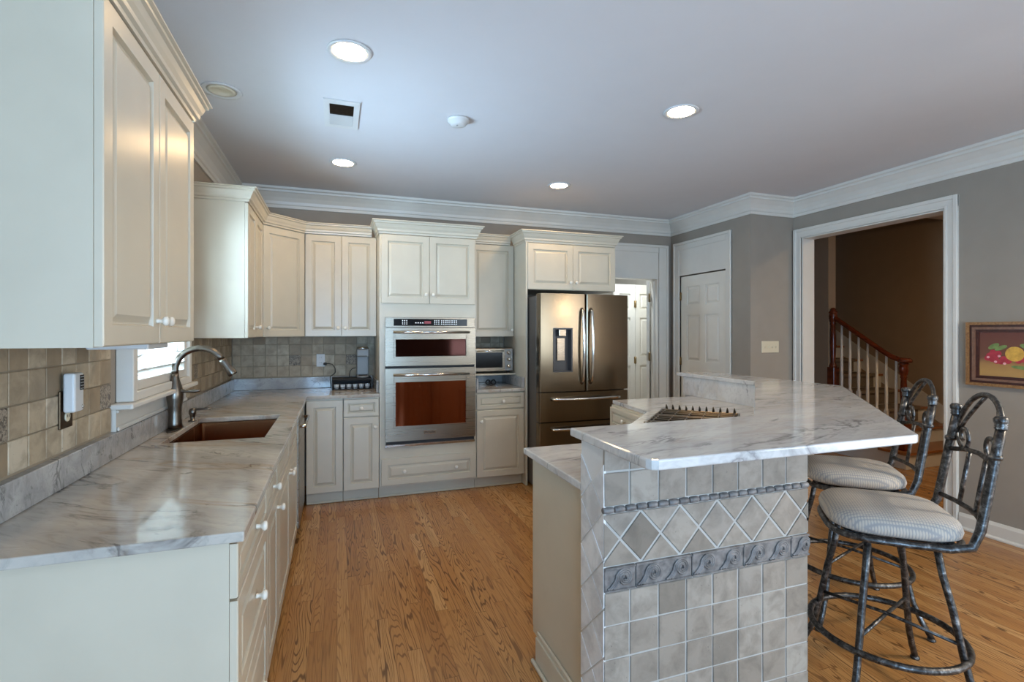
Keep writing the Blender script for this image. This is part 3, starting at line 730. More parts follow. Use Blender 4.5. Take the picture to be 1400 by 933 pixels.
# ---- faucet
FX, FY = -.822, 3.165
t = thing('faucet', 'tall brushed nickel gooseneck pull-down faucet behind the sink', 'faucet', (FX, FY, CT + .0005))
mb = MB(); mb.prism([(.030 * math.cos(2 * PI * k / 24), (.030 + .085) * math.sin(2 * PI * k / 24)) for k in range(24)], 0, .007, .002, 2); mb.build('base_plate', 'nickel', t)
mb = MB().lathe([(.034, .007), (.033, .03), (.030, .08), (.032, .12), (.039, .165), (.040, .19), (.034, .225), (.023, .262), (.0190, .28), (.018, .30)], 24); mb.build('body', 'nickel', t)
ctr = (.118, .318); pts = [(0, 0, .30)]; R_ = .118
for k in range(0, 15):
    an = PI - k * (PI - rad(28)) / 14
    pts.append((ctr[0] + R_ * math.cos(an), 0, .318 + R_ * math.sin(an)))
mb = MB().tube(pts, .0170, 14); mb.build('spout', 'nickel', t)
p = Vector(pts[-1]); dr = (Vector(pts[-1]) - Vector(pts[-2])).normalized()
q = lambda s_: tuple(p + dr * s_)
mb = MB().tube([q(0), q(.012), q(.03), q(.07), q(.095), q(.105)], [.0165, .018, .018, .022, .025, .022], 14); o = mb.build('spray_head', 'nickel', t)
mb = MB().tube([(.02, -.006, .205), (.04, -.012, .206), (.055, -.014, .203), (.10, -.02, .204), (.125, -.024, .209)], [.012, .011, .007, .011, .006], 10); mb.build('handle', 'nickel', t)
# ---- soap dispenser
t = thing('soap_dispenser', 'small brushed nickel soap dispenser beside the faucet', 'dispenser', (-.80, 3.42, CT + .0005))
MB().lathe([(.022, 0), (.022, .006), (.012, .010), (.013, .03), (.019, .045), (.020, .062), (.014, .075), (0, .078)], 18).build('pump', 'nickel', t)
MB().tube([(0, 0, .066), (.03, 0, .070), (.075, 0, .072), (.095, 0, .066)], [.008, .007, .006, .005], 10).build('nozzle', 'nickel', t)

# ================================================================== wall oven with microwave
t = thing('built_in_oven', 'stainless built-in microwave and oven stack with tinted glass doors', 'oven', ((OX0 + OX1) / 2, YD, 0), 0)
x0, x1 = OVX0 + .001, OVX1 - .001
MB().box(x0 + .01, x1 - .01, .03, .56, OVZ0 + .005, OVZ1 - .005).build('housing', 'dgrey', t)
mb = MB(); mb.box(x0 - .012, x1 + .012, -.008, .011, 1.478, OVZ1 + .004, .002); mb.box(x0 + .002, x1 - .002, .0115, .03, 1.478, OVZ1 - .002); cp = mb.build('control_panel', 'steel', t)
MB().box(x0 + .06, x1 - .06, -.0105, -.0085, 1.492, 1.552).build('display', 'black', cp)
mb = MB()
for gx in (-.22, .06, .12, .17, .22):
    for i in range(3):
        for j in range(3):
            mb.box(gx + i * .018 - .018, gx + i * .018 - .010, -.0115, -.0106, 1.505 + j * .015, 1.511 + j * .015)
for i in range(4): mb.box(-.125 + i * .02, -.115 + i * .02, -.0115, -.0106, 1.515, 1.522)
mb.build('button_marks', 'led', cp)
mb = MB(); mb.box(-.045, .012, -.0112, -.0106, 1.512, 1.534); mb.build('clock_window', 'ledred', cp)
def oven_door(nm, za, zb_, ga, gb, mat, hz):
    d = MB(); gx0, gx1 = x0 + .075, x1 - .075
    d.cells([x0 - .012, gx0, gx1, x1 + .012], [za, ga, gb, zb_], lambda u, v: gx0 < u < gx1 and ga < v < gb, -.030, .011, lambda u, v, w_: (u, w_, v))
    d.box(gx0 - .016, gx0 - .001, -.036, -.0301, ga - .012, gb + .04, .002); d.box(gx1 + .001, gx1 + .016, -.036, -.0301, ga - .012, gb + .04, .002)
    d = d.build(nm, 'steel', t)
    MB().box(gx0, gx1, -.022, -.012, ga, gb).build('window', mat, d)
    h = MB(); h.tube([(x0 + .05, -.068, hz), (x1 - .05, -.068, hz)], .011, 14)
    for xx in (x0 + .07, x1 - .07): h.box(xx - .010, xx + .010, -.068, -.0301, hz - .009, hz + .009, .002)
    h.build('handle', 'bright', d)
    return d
oven_door('microwave_door', 1.145, 1.474, 1.225, 1.375, 'mwglass', 1.436)
od = oven_door('oven_door', .497, 1.123, .625, 1.005, 'ovenglass', 1.068)
mb = MB(); mb.box(x0 - .010, x1 + .010, -.004, .011, 1.124, 1.144); mb.build('vent_gap', 'mblack', t)
mb = MB(); mb.box(x0 - .012, x1 + .012, -.024, .011, OVZ0 - .006, .470, .003); mb.build('bottom_trim', 'bright', t)
mb = MB(); mb.box(x0 - .005, x1 + .005, -.012, .011, .4705, .4965); mb.build('lower_vent', 'mblack', t)
bd = MB().box(-.055, .055, -.0335, -.0305, .545, .578, .001).build('badge', 'bright', od)
def text_mesh(s, size, mat, parent, M4, name='lettering', ext=.0006):
    cu = bpy.data.curves.new('txt', 'FONT'); cu.body = s; cu.size = size; cu.align_x = 'CENTER'; cu.align_y = 'CENTER'; cu.extrude = ext
    tmp = bpy.data.objects.new('txt', cu); COL.objects.link(tmp)
    dg = bpy.context.evaluated_depsgraph_get(); me = bpy.data.meshes.new_from_object(tmp.evaluated_get(dg))
    bpy.data.objects.remove(tmp, do_unlink=True); me.transform(M4)
    o = bpy.data.objects.new(name, me); COL.objects.link(o); me.materials.clear(); me.materials.append(M[mat]); o.parent = parent
    return o
text_mesh('KitchenAid', .0185, 'mblack', bd, Matrix.Translation((0, -.0342, .5615)) @ Matrix.Rotation(rad(90), 4, 'X'))
# ================================================================== fridge surround + fridge
FX0, FX1 = 1.69, 2.625
t = thing('fridge_cabinet', 'cream two-door cabinet over the refrigerator with its tall side panel', 'cabinet', ((FX0 + FX1) / 2, 4.425, 0), 0)
hw = (FX1 - FX0) / 2
mb = MB(); mb.box(-hw - .018, -hw - .001, .005, .66, .001, 2.283); mb.build('side_panel', 'cab', t)
mb = MB(); mb.box(-hw - .0005, hw, .021, .66, 1.84, 2.283); mb.build('carcass', 'cab', t)
for sgn in (-1, 1):
    o = MB().raised(min(0, sgn * hw) + .0016, max(0, sgn * hw) - .0016, 1.8416, 2.274).build('door', 'cab', t); knob(o, sgn * .03, 1.915)
mb = MB().sweep([(-hw - .018, .33), (-hw - .018, .012), (hw, .012), (hw, .66)], crownprof(2.284, 2.392, .062, -.03), 1); mb.build('crown', 'cab', t)
t = thing('refrigerator', 'stainless french-door refrigerator with water dispenser and two lower drawers', 'refrigerator', (2.157, 4.17, 0), 0)
hw = .455
MB().box(-hw, hw, .075, .80, .03, 1.765, .004).build('body', 'fside', t)
for i in range(4): pass
mb = MB()
for xx in (-.40, .40):
    for yy in (.14, .72): MB().lathe([(.02, 0.001), (.02, .029)], 12, Matrix.Translation((xx, yy, 0))).build('foot', 'mblack', t)
def bow(x): return -.018 * (1 - (x / hw) ** 2)
def frontpoly(a, c, r=.014):
    N = 16; pts = [(a, .07), (a, bow(a) + r), (a + r * .3, bow(a) + r * .3)]
    for k in range(N + 1):
        x = a + r + (c - a - 2 * r) * k / N; pts.append((x, bow(x)))
    return pts + [(c - r * .3, bow(c) + r * .3), (c, bow(c) + r), (c, .07)]
def fridge_front(nm, a, c, z0_, z1_): return MB().prism(frontpoly(a, c), z0_, z1_).build(nm, 'steel_v', t)
# left door with a recess for the dispenser: built from four blocks round the opening
dxa, dxb, dza, dzb = -.325, -.135, 1.075, 1.475
def block(mb, a, c, z0_, z1_, ea, ec):
    N = 12; pts = []
    r = .014
    pts.append((a, .07))
    if ea: pts += [(a, bow(a) + r), (a + r * .3, bow(a) + r * .3)]
    s0, s1 = (a + r if ea else a), (c - r if ec else c)
    for k in range(N + 1): x = s0 + (s1 - s0) * k / N; pts.append((x, bow(x)))
    if ec: pts += [(c - r * .3, bow(c) + r * .3), (c, bow(c) + r)]
    pts.append((c, .07)); mb.prism(pts, z0_, z1_)
mb = MB(); block(mb, -hw, -.0025, dzb, 1.785, 1, 1); block(mb, -hw, -.0025, .902, dza, 1, 1); block(mb, -hw, dxa, dza, dzb, 1, 0); block(mb, dxb, -.0025, dza, dzb, 0, 1)
dl = mb.build('door', 'steel_v', t)
mb = MB(); mb.cells([dxa + .0005, dxa + .012, dxb - .012, dxb - .0005], [dza + .0005, dza + .012, dzb - .012, dzb - .0005], lambda u, v: dxa + .012 < u < dxb - .012 and dza + .012 < v < dzb - .012, -.016, .055, lambda u, v, w_: (u, w_, v))
mb.box(dxa + .012, dxb - .012, .045, .055, dza + .012, dzb - .012); dp = mb.build('dispenser', 'dgrey', dl)
mb = MB(); mb.box(dxa + .06, dxb - .06, -.010, .03, dzb - .075, dzb - .012, .004); mb.box(dxa + .055, dxb - .055, .03, .044, dza + .10, dzb - .09, .004)
dr_r = fridge_front('door', .0025, hw, .902, 1.785)
df = fridge_front('drawer', -hw, hw, .632, .892); dg_ = fridge_front('drawer', -hw, hw, .075, .622)
mb2 = mb.build('spout_panel', 'steel', dl)
MB().box(-hw + .01, hw - .01, .06, .074, .04, .072).build('grille', 'mblack', t)
def vhandle(parent, x):
    pts = [(x, -.018, .97)]
    for k in range(15):
        f = k / 14; pts.append((x, -.050 - .022 * math.sin(PI * f), 1.0 + .62 * f))
    pts.append((x, -.018, 1.65)); MB().tube(pts, .0135, 12).build('handle', 'bright', parent)
vhandle(dl, -.045); vhandle(dr_r, .045)
def hhandle(parent, z):
    pts = [(-.34, -.012, z)]
    for k in range(15):
        f = k / 14; pts.append((-.33 + .66 * f, -.045 - .03 * math.sin(PI * f), z))
    pts.append((.34, -.012, z)); MB().tube(pts, .0135, 12).build('handle', 'bright', parent)
hhandle(df, .835); hhandle(dg_, .565)

# ================================================================== island
t = thing('tile_half_wall', 'angled half wall clad in grey travertine tiles carrying the marble bar', 'half wall', (0, 0, 0))
TX0, TY = .80, 1.42
HWZ = 1.064
core = [(TX0 + .0035, TY + .0035), (1.6565, TY + .0035), (2.93, 2.70), (2.93, 3.55), (2.775, 3.55), (2.775, 2.735), (1.62, 1.58), (TX0 + .0035, 1.58)]
MB().prism(core, .001, HWZ).build('core', 'grout', t)
MB().box(TX0 + .0028, TX0 + .0034, TY + .004, 1.58, .002, HWZ - .001).build('side_grout', 'grout_w', t)
tl, td = MB(), MB()
TW = 1.6625
def face_tiles(fn, u0, u1, first_dark=True, anchor=None):
    """fn(u, z, w)->xyz, w = outward height; builds the tile rows as little bevelled slabs"""
    P, g = .1096, .0055
    def slabpoly(mb, pts, th):
        pts = [(min(max(a, u0), u1), z) for a, z in pts]
        cx_ = sum(a for a, z in pts) / len(pts); cz = sum(z for a, z in pts) / len(pts)
        ar = 0
        for i in range(len(pts)): ar += pts[i][0] * pts[(i + 1) % len(pts)][1] - pts[(i + 1) % len(pts)][0] * pts[i][1]
        if abs(ar) < .0004: return
        b0 = [mb.bm.verts.new(fn(a, z, .0)) for a, z in pts]; b1 = [mb.bm.verts.new(fn(a, z, th - .002)) for a, z in pts]
        b2 = [mb.bm.verts.new(fn(a + (cx_ - a) * .04, z + (cz - z) * .04, th)) for a, z in pts]
        fs = [mb.bm.faces.new(b2)]; n = len(pts)
        for r0, r1 in ((b0, b1), (b1, b2)):
            for k in range(n): fs.append(mb.bm.faces.new((r0[k], r0[(k + 1) % n], r1[(k + 1) % n], r1[k])))
        bmesh.ops.recalc_face_normals(mb.bm, faces=fs)
    rows = [(.879, .990), (.992, HWZ)] + [(.606 - .1075 * (k + 1), .606 - .1075 * k) for k in range(6)]
    anchor = u1 if anchor is None else anchor
    for za, zb_ in rows:
        za = max(za, .002)
        k = 0
        while anchor - k * P > u0:
            c, a = anchor - k * P, max(anchor - (k + 1) * P, u0); k += 1
            if c - a < .02 or zb_ - za < .015: continue
            j = lambda: random.uniform(-.0012, .0012)
            slabpoly(tl, [(a + g / 2 + j(), za + g / 2 + j()), (c - g / 2 + j(), za + g / 2 + j()), (c - g / 2 + j(), zb_ - g / 2 + j()), (a + g / 2 + j(), zb_ - g / 2 + j())], .0085 + random.uniform(0, .0015))
    # diamonds and the triangles between them
    zc, h = .7725, .0825; D = .1535; e = .0042
    k = -1
    while .9375 + (k - .5) * D < u1 + .1:
        cu = (.9375 if anchor == u1 else u0 + .08) + k * D
        def clip(pts):
            out = []
            for i in range(len(pts)):
                (a, z), (c, y) = pts[i], pts[(i + 1) % len(pts)]
                ins = u0 + .001 <= a <= u1 - .001
                if ins: out.append((a, z))
                for lim in sorted((u0 + .001, u1 - .001), key=lambda q_: abs(q_ - a)):
                    if (a - lim) * (c - lim) < 0: f = (lim - a) / (c - a); out.append((lim, z + f * (y - z)))
            return out
        hd = h - e * 1.2; wd = D / 2 - e * 1.2
        for pts, mbb in (([(cu - wd, zc), (cu, zc - hd), (cu + wd, zc), (cu, zc + hd)], td if (k == 0 and first_dark) else tl),
                         ([(cu + e * 1.5, zc + h), (cu + D / 2, zc + e * 1.5), (cu + D - e * 1.5, zc + h)], tl),
                         ([(cu + e * 1.5, zc - h), (cu + D - e * 1.5, zc - h), (cu + D / 2, zc - e * 1.5)], tl)):
            pts = clip(pts)
            if len(pts) >= 3: slabpoly(mbb, pts, .0085 + random.uniform(0, .001))
        k += 1
face_tiles(lambda u, z, w: (u, TY + .009 - w, z), TX0, TW)
ts_ = MB()
def side_tile(pts):
    pts = [(min(max(a, TY + .002), 1.579), min(max(z, .003), HWZ - .001)) for a, z in pts]
    th = .0085 + random.uniform(0, .001)
    b0 = [ts_.bm.verts.new((TX0 + .009, a, z)) for a, z in pts]; b1 = [ts_.bm.verts.new((TX0 + .009 - th, a, z)) for a, z in pts]
    fs = [ts_.bm.faces.new(b1)]
    for k in range(len(pts)): fs.append(ts_.bm.faces.new((b0[k], b0[(k + 1) % len(pts)], b1[(k + 1) % len(pts)], b1[k])))
    bmesh.ops.recalc_face_normals(ts_.bm, faces=fs)
zc_ = .09
while zc_ < HWZ:
    ym, hh_, e_ = 1.50, .0775, .0045
    zt_ = min(zc_ + hh_ - e_, HWZ)
    if zc_ + hh_ <= HWZ: side_tile([(ym - hh_ + e_, zc_), (ym, zc_ - hh_ + e_), (ym + hh_ - e_, zc_), (ym, zc_ + hh_ - e_)])
    for s_ in (-1, 1):
        if zc_ + 2 * hh_ <= HWZ: side_tile([(ym + s_ * .0785, zc_ + e_), (ym + s_ * e_, zc_ + hh_), (ym + s_ * .0785, zc_ + 2 * hh_ - e_)])
    zc_ += 2 * hh_
ts_ = ts_.build('side_tiles', 'tile_w', t); ts_['label'] = 'pale diamond tiles'
# tiles on the diagonal face under the bar overhang (towards the stools)
dv = Vector((.7071, .7071)); on = Vector((.7071, -.7071))
face_tiles(lambda u, z, w: (1.655 + dv.x * u + on.x * w, TY + .009 + dv.y * u + on.y * w, z), .004, 1.78, False)
tl.build('stone_tiles', 'tile_i', t); o = td.build('dark_tile', 'tile_d', t); o['label'] = 'brown diamond tile'
# rope border
mb = MB()
def rope(fn, L):
    n = int(L / .040)
    for k in range(n):
        a = k * L / n; c = (k + 1) * L / n
        pts = [fn(a + (c - a) * f) for f in (.04, .12, .5, .88, .96)]
        mb.tube([pts[0], pts[1], pts[2], pts[3], pts[4]], [.0085, .0108, .0118, .0108, .0085], 10)
rope(lambda q_: (TX0 - .004 + q_, TY + .0035, .868), TW - TX0 + .004)
mb.build('rope_border', 'pewter', t)
# wave border
mb = MB()
def bpt(u, z, w): return (u, TY + .009 - w, z)
zlo, zhi = .6085, .6865; zc = (zlo + zhi) / 2
joints = [TX0, .9157, 1.1352, 1.3547, 1.5742, TW]
for a, c in zip(joints, joints[1:]):
    mb.box(a + .0015, c - .0015, TY - .003, TY + .009, zlo, zhi, .002)
    mb.box(a + .0015, c - .0015, TY - .007, TY - .0031, zhi - .007, zhi, .0015); mb.box(a + .0015, c - .0015, TY - .007, TY - .0031, zlo, zlo + .006, .0015)
def wave(cu):
    for q_ in range(3):
        pts = []; r0 = .033 - q_ * .0065
        for k in range(8):
            f = k / 7; pts.append((cu - .062 + q_ * .010 + f * (.062 - r0 - q_ * .010), zlo + .010 + (f ** 1.6) * (zc - zlo - .012)))
        turns = 1.55 - q_ * .32
        for k in range(1, 27):
            f = k / 26; an = PI - f * turns * 2 * PI; r_ = r0 * (1 - .80 * f)
            pts.append((cu + r_ * math.cos(an), zc + .001 + r_ * math.sin(an)))
        pts = [(u, z) for u, z in pts if TX0 + .003 < u < TW - .003]
        if len(pts) > 4: mb.tube([bpt(u, z, .0135) for u, z in pts], [.0040] * (len(pts) - 1) + [.0025], 7)
u = .9157 - .042
while u < TW + .03: wave(u); u += .10975
mb.build('wave_border', 'pewter', t)
# ---- bar top
BAR0, BAR1 = 1.065, 1.095
t = MB().prism([(.790, 1.175), (.797, 1.158), (.815, 1.150), (1.825, 1.150), (1.845, 1.158), (3.05, 2.36), (3.05, 3.615), (2.74, 3.615), (2.74, 2.762), (1.622, 1.642), (.790, 1.642)], BAR0, BAR1, .006, 3).build('bar_countertop', 'marble_b')
tag(t, 'raised white marble bar top with grey veins wrapping the island corner', 'countertop')
# ---- lower island counter, cabinet, cooktop
isl = [(.80, 1.583), (.80, 2.147), (1.225, 2.15), (1.945, 2.87), (2.01, 3.43), (2.772, 3.43), (2.772, 2.745), (1.612, 1.583)]
t = MB().prism(isl, CS, CT, .004, 2).build('countertop', 'marble_b'); tag(t, 'lower marble island counter behind the raised bar, holding the cooktop', 'countertop')
o = MB(); o.prism([(2.7735, 2.745), (2.7735, 3.545), (2.752, 3.545), (2.752, 2.745)], CT + .001, BAR0 - .001); o = o.build('splash_panel', 'marble_b'); tag(o, 'upright marble panel below the far end of the raised bar', 'splashback')
t = thing('island_cabinet', 'cream island cabinet with plain end panel beside the tiled half wall', 'cabinet', (0, 0, 0))
MB().prism([(.83, 1.583), (.83, 2.105), (1.21, 2.105), (1.925, 2.855), (1.985, 3.40), (2.77, 3.40), (2.77, 2.75), (1.612, 1.583)], .10, CS - .001).build('carcass', 'cab', t)
mb = MB().prism([(.87, 1.583), (.87, 2.03), (1.26, 2.03), (2.0, 2.80), (2.06, 3.33), (2.77, 3.33), (2.77, 2.75), (1.612, 1.583)], .001, .099); mb.build('toe_kick', 'cab', t)
mb = MB(); mb.box(.812, .829, 1.583, 2.035, .001, .118, .002); mb.box(.818, .829, 1.583, 2.035, .118, .142, .004); mb.box(.796, .811, 1.583, 2.052, .001, .020, .005); mb.build('baseboard', 'cab', t)
def placed(fr, M4, kn=()):
    o = MB().raised(*fr).xf(M4).build('door' if fr[3] - fr[2] > .3 else 'drawer', 'cab', t)
    for kx, kz in kn:
        k = MB().lathe(KP, 16, M4 @ Matrix.Translation((kx, 0, kz)) @ Matrix.Rotation(rad(90), 4, 'X')).build('knob', 'knob', o)
MA = Matrix.Translation((1.19, 2.126, 0)) @ Matrix.Rotation(rad(180), 4, 'Z')
placed((0, .175, .12, .87), MA, [(.15, .72)]); placed((.179, .355, .12, .87), MA, [(.20, .72)])
ang = math.atan2(3.40 - 2.855, 1.985 - 1.925)
MA = Matrix.Translation((1.985 - .0215, 3.395, 0)) @ Matrix.Rotation(ang + PI, 4, 'Z')
placed((0.005, .53, .725, .87), MA, [(.265, .80)]); placed((.005, .265, .12, .72), MA, [(.235, .62)]); placed((.269, .53, .12, .72), MA, [(.30, .62)])
MA = Matrix.Translation((1.925 - .016, 2.855 + .016, 0)) @ Matrix.Rotation(rad(45) + PI, 4, 'Z')
placed((.06, .50, .12, .87), MA, [(.46, .70)]); placed((.504, .95, .12, .87), MA, [(.54, .70)])
t = thing('cooktop', 'black gas cooktop with cast iron grates set diagonally in the island', 'cooktop', (1.890, 2.350, CT + .0008), rad(45))
MB().box(-.38, .38, -.238, .238, 0, .008, .003).build('glass_base', 'black', t)
for gi in range(3):
    cx_ = -.25 + gi * .25; g_ = MB(); hx = .121
    zt = .030
    for yy in (-.225, .225): g_.box(cx_ - hx, cx_ + hx, yy - .006, yy + .006, zt - .012, zt, .002)
    for xx in (-hx + .006, hx - .006): g_.box(cx_ + xx - .006, cx_ + xx + .006, -.219, .219, zt - .012, zt, .002)
    for k in range(3):
        xx = cx_ - .06 + k * .06
        g_.box(xx - .004, xx + .004, -.219, .219, zt - .010, zt + .004, .002)
    for k in range(11):
        yy = -.20 + k * .04
        if k % 2 == 0: g_.box(cx_ - hx + .012, cx_ + hx - .012, yy - .0035, yy + .0035, zt - .008, zt + .003, .002)
        for s_ in ((-1,), (), (1,))[gi]:
            g_.tube([(cx_ + s_ * (hx - .006), yy, zt - .004), (cx_ + s_ * (hx - .010), yy, zt + .012), (cx_ + s_ * (hx - .024), yy, zt + .030)], [.009, .0075, .003], 6)
    for xx in (-hx + .01, hx - .01):
        for yy in (-.215, .215): g_.box(cx_ + xx - .006, cx_ + xx + .006, yy - .006, yy + .006, .008, zt - .011)
    g_.build('grate', 'iron', t)
    for yy in (-.115, .115):
        MB().lathe([(.042, .008), (.044, .014), (.034, .016), (.034, .020), (0, .021)], 20, Matrix.Translation((cx_, yy, 0))).build('burner', 'mblack', t)

# ================================================================== counter things
t = thing('coffee_maker', 'slim grey coffee maker standing on the black pod drawer', 'coffee maker', (.232, 4.965, 1.0135))
MB().prism([(.056 * math.cos(a) , -.005 + .075 * math.sin(a)) for a in [2 * PI * k / 28 for k in range(28)]], 0, .018, .004, 2).build('base', 'grey', t)
MB().box(-.055, .055, .0, .065, .018, .20, .012, 3).build('column', 'grey', t)
MB().box(-.057, .057, -.065, .068, .195, .268, .014, 3).build('brew_head', 'grey', t)
MB().lathe([(.052, .268), (.052, .276), (.048, .283), (.030, .285)], 28).build('lid', 'bright', t)
MB().box(-.04, .04, -.055, -.012, .0185, .024, .002).build('drip_tray', 'mblack', t)
# pod drawer
t = thing('pod_drawer', 'black wire drawer of coffee pods under the coffee maker', 'pod holder', (.133, 4.95, CT + .001))
mb = MB()
mb.box(-.175, .175, -.125, .125, .088, .098, .003); mb.box(-.175, .175, -.125, .125, .0, .006, .002)
for xx in (-.172, .172):
    for yy in (-.122, .122): mb.box(xx - .004, xx + .004, yy - .004, yy + .004, .006, .088)
mb.box(-.168, .168, .115, .122, .006, .088)
for yy in (-.06, 0., .06):
    for xx in (-.172, .172): mb.tube([(xx, yy - .06, .03), (xx, yy + .06, .03)], .003, 6); mb.tube([(xx, yy - .06, .06), (xx, yy + .06, .06)], .003, 6)
mb.build('frame', 'mblack', t)
mb = MB(); mb.tube([(-.165, -.124, .018), (.165, -.124, .018)], .003, 6); mb.tube([(-.165, -.124, .082), (.165, -.124, .082)], .003, 6); mb.tube([(-.165, -.124, .018), (-.165, -.124, .082)], .003, 6); mb.tube([(.165, -.124, .018), (.165, -.124, .082)], .003, 6); mb.build('drawer_front', 'mblack', t)
ordn = ['leftmost', 'second from the left', 'third from the left', 'third from the right', 'second from the right', 'rightmost']
pod = None
for k in range(6):
    loc = (.133 - .135 + k * .054, 4.86, CT + .0075)
    if pod is None:
        pod = thing('coffee_pod', '', 'coffee pod', loc, 0, 'coffee pods in the black drawer')
        MB().lathe([(.017, 0), (.020, .004), (.0235, .040), (.0235, .042)], 20).build('cup', 'plastic', pod)
        MB().lathe([(.0255, .042), (.0255, .0445), (0, .045)], 20).build('foil_lid', 'bright', pod)
        o = pod
    else: o = dup(pod, loc)
    o['label'] = 'white coffee pod in the black drawer, %s of the six' % ordn[k]
# toaster oven on its shelf
o = MB().box(1.2225, 1.669, 4.70, YB - .012, 1.018, 1.034, .002).build('shelf', 'cab'); tag(o, 'cream shelf board carrying the toaster oven', 'shelf')
t = thing('toaster_oven', 'stainless toaster oven with three knobs on the shelf right of the oven tower', 'toaster oven', (1.445, 4.735, 1.0345))
hw = .205
MB().box(-hw, hw, .01, .30, .018, .245, .008, 2).build('shell', 'steel', t)
mb = MB(); mb.cells([-hw + .005, -hw + .03, .095, .118], [.022, .055, .205, .235], lambda u, v: -hw + .03 < u < .095 and .055 < v < .205, -.008, .0095, lambda u, v, w_: (u, w_, v)); d_ = mb.build('door', 'steel', t)
MB().box(-hw + .03, .095, .0, .006, .055, .205).build('window', 'black', d_)
MB().tube([(-hw + .03, -.03, .218), (.10, -.03, .218)], .007, 10).box(-hw + .04, -hw + .052, -.03, -.0082, .212, .224).box(.078, .09, -.03, -.0082, .212, .224).build('handle', 'bright', d_)
MB().box(.12, hw - .004, -.004, .0095, .024, .238, .002).build('control_panel', 'grey', t)
for k in range(3): MB().lathe([(.020, 0), (.020, .006), (.015, .008), (.014, .022), (0, .023)], 20, Matrix.Translation((.160, -.0042, .070 + k * .065)) @ Matrix.Rotation(rad(90), 4, 'X')).build('knob', 'bright', t)
for xx in (-.17, .17):
    for yy in (.04, .26): MB().lathe([(.014, 0), (.014, .0178)], 12, Matrix.Translation((xx, yy, 0))).build('foot', 'mblack', t)
# black cord loops below the shelf
mb = MB()
for s_ in (-1, 1):
    mb.tube([(1.44 + s_ * .028 + .022 * math.cos(a), 4.80 + .01 * math.sin(a * 2), CT + .030 + .022 * math.sin(a)) for a in [2 * PI * k / 18 for k in range(18)]], .0065, 8, True)
mb.tube([(1.416, 4.80, CT + .0075), (1.47, 4.80, CT + .0075)], .006, 8)
o = mb.build('cord', 'mblack'); tag(o, 'looped black cord lying under the toaster oven shelf', 'cord')
# coffee maker cord
mb = MB(); mb.box(-.118, -.088, 5.045, 5.082, 1.128, 1.150, .004)
mb.tube([(-.095, 5.05, 1.139), (-.07, 5.045, 1.142), (-.04, 5.04, 1.135), (-.015, 5.035, 1.10), (-.012, 5.035, 1.06), (-.03, 5.035, 1.04), (-.058, 5.035, 1.02), (-.058, 5.03, .985), (-.052, 5.03, .935), (-.052, 5.03, .919)], .0035, 8)
o = mb.build('power_cord', 'mblack'); tag(o, 'black power cord plugged into the white outlet by the coffee maker', 'cord')
mb = MB().tube([(.168, 4.995, 1.10), (.14, 4.99, 1.095), (.118, 4.985, 1.07), (.112, 4.98, 1.03), (.112, 4.98, 1.0165)], .0035, 8)
o = mb.build('power_cord', 'mblack'); tag(o, 'short black cord curling out of the coffee maker', 'cord')
# outlets
def outlet(label, loc, rz, plate, face, w=.075, h=.118, one=False):
    t = thing('outlet', label, 'outlet', loc, rz)
    MB().box(-w / 2, w / 2, -.007, 0, -h / 2, h / 2, .003, 2).build('cover_plate', plate, t)
    for s_ in ((1, -1) if not one else (-1,)):
        MB().lathe([(.017, 0), (.017, .003), (.015, .004)], 20, Matrix.Translation((0, -.0072, s_ * .025)) @ Matrix.Rotation(rad(90), 4, 'X')).build('socket', face, t)
        mb = MB()
        for xx in (-.006, .006): mb.box(xx - .001, xx + .001, -.0122, -.0115, s_ * .025 - .002, s_ * .025 + .007)
        mb.build('slots', 'mblack', t)
    return t
outlet('white outlet on the tile above the coffee pod drawer', (-.142, YB - .0105, 1.172), 0, 'plastic', 'plastic')
outlet('bronze outlet plate behind the white plug-in sensor on the sink wall', (XL + .0, 2.145, 1.172), R90, 'bronze', 'almond', .085, .13, True)
outlet('dark bronze outlet plate right of the sink window', (XL + .0, 3.70, 1.20), R90, 'bronze', 'bronze', .075, .118)
t = thing('plug_in_sensor', 'white plug-in unit with dark grille on the bronze outlet', 'sensor', (XL + .010, 2.135, 1.235), R90)
MB().box(-.030, .036, -.036, -.001, -.072, .062, .008, 3).build('case', 'plastic', t)
mb = MB(); mb.box(.002, .030, -.0385, -.0365, .002, .054, .001); gr = mb.build('grille', 'mblack', t)
mb = MB()
for k in range(5): mb.box(.003, .029, -.040, -.0386, .006 + k * .010, .009 + k * .010)
mb.build('slats', 'grey', gr)
MB().lathe([(.006, 0), (.006, .003), (0, .004)], 14, Matrix.Translation((.022, -.0362, -.056)) @ Matrix.Rotation(rad(90), 4, 'X')).build('button', 'bright', t)
o = MB().box(-.80, -.62, 2.08, 2.30, UB - .021, UB - .001, .004).build('under_cabinet_light', 'plastic'); tag(o, 'small white under-cabinet light bar below the nearest wall cabinet', 'light')
# switch plate
t = thing('switch_plate', 'almond four-gang switch plate on the taupe wall by the opening', 'switch', (4.021, YP - .0005, 1.292), 0)
MB().box(-.108, .108, -.006, 0, -.057, .057, .003, 2).build('cover_plate', 'almond', t)
for k in range(4):
    xx = -.069 + k * .046; MB().box(xx - .005, xx + .005, -.014, -.0062, -.012, .008, .002).build('toggle', 'almond', t)

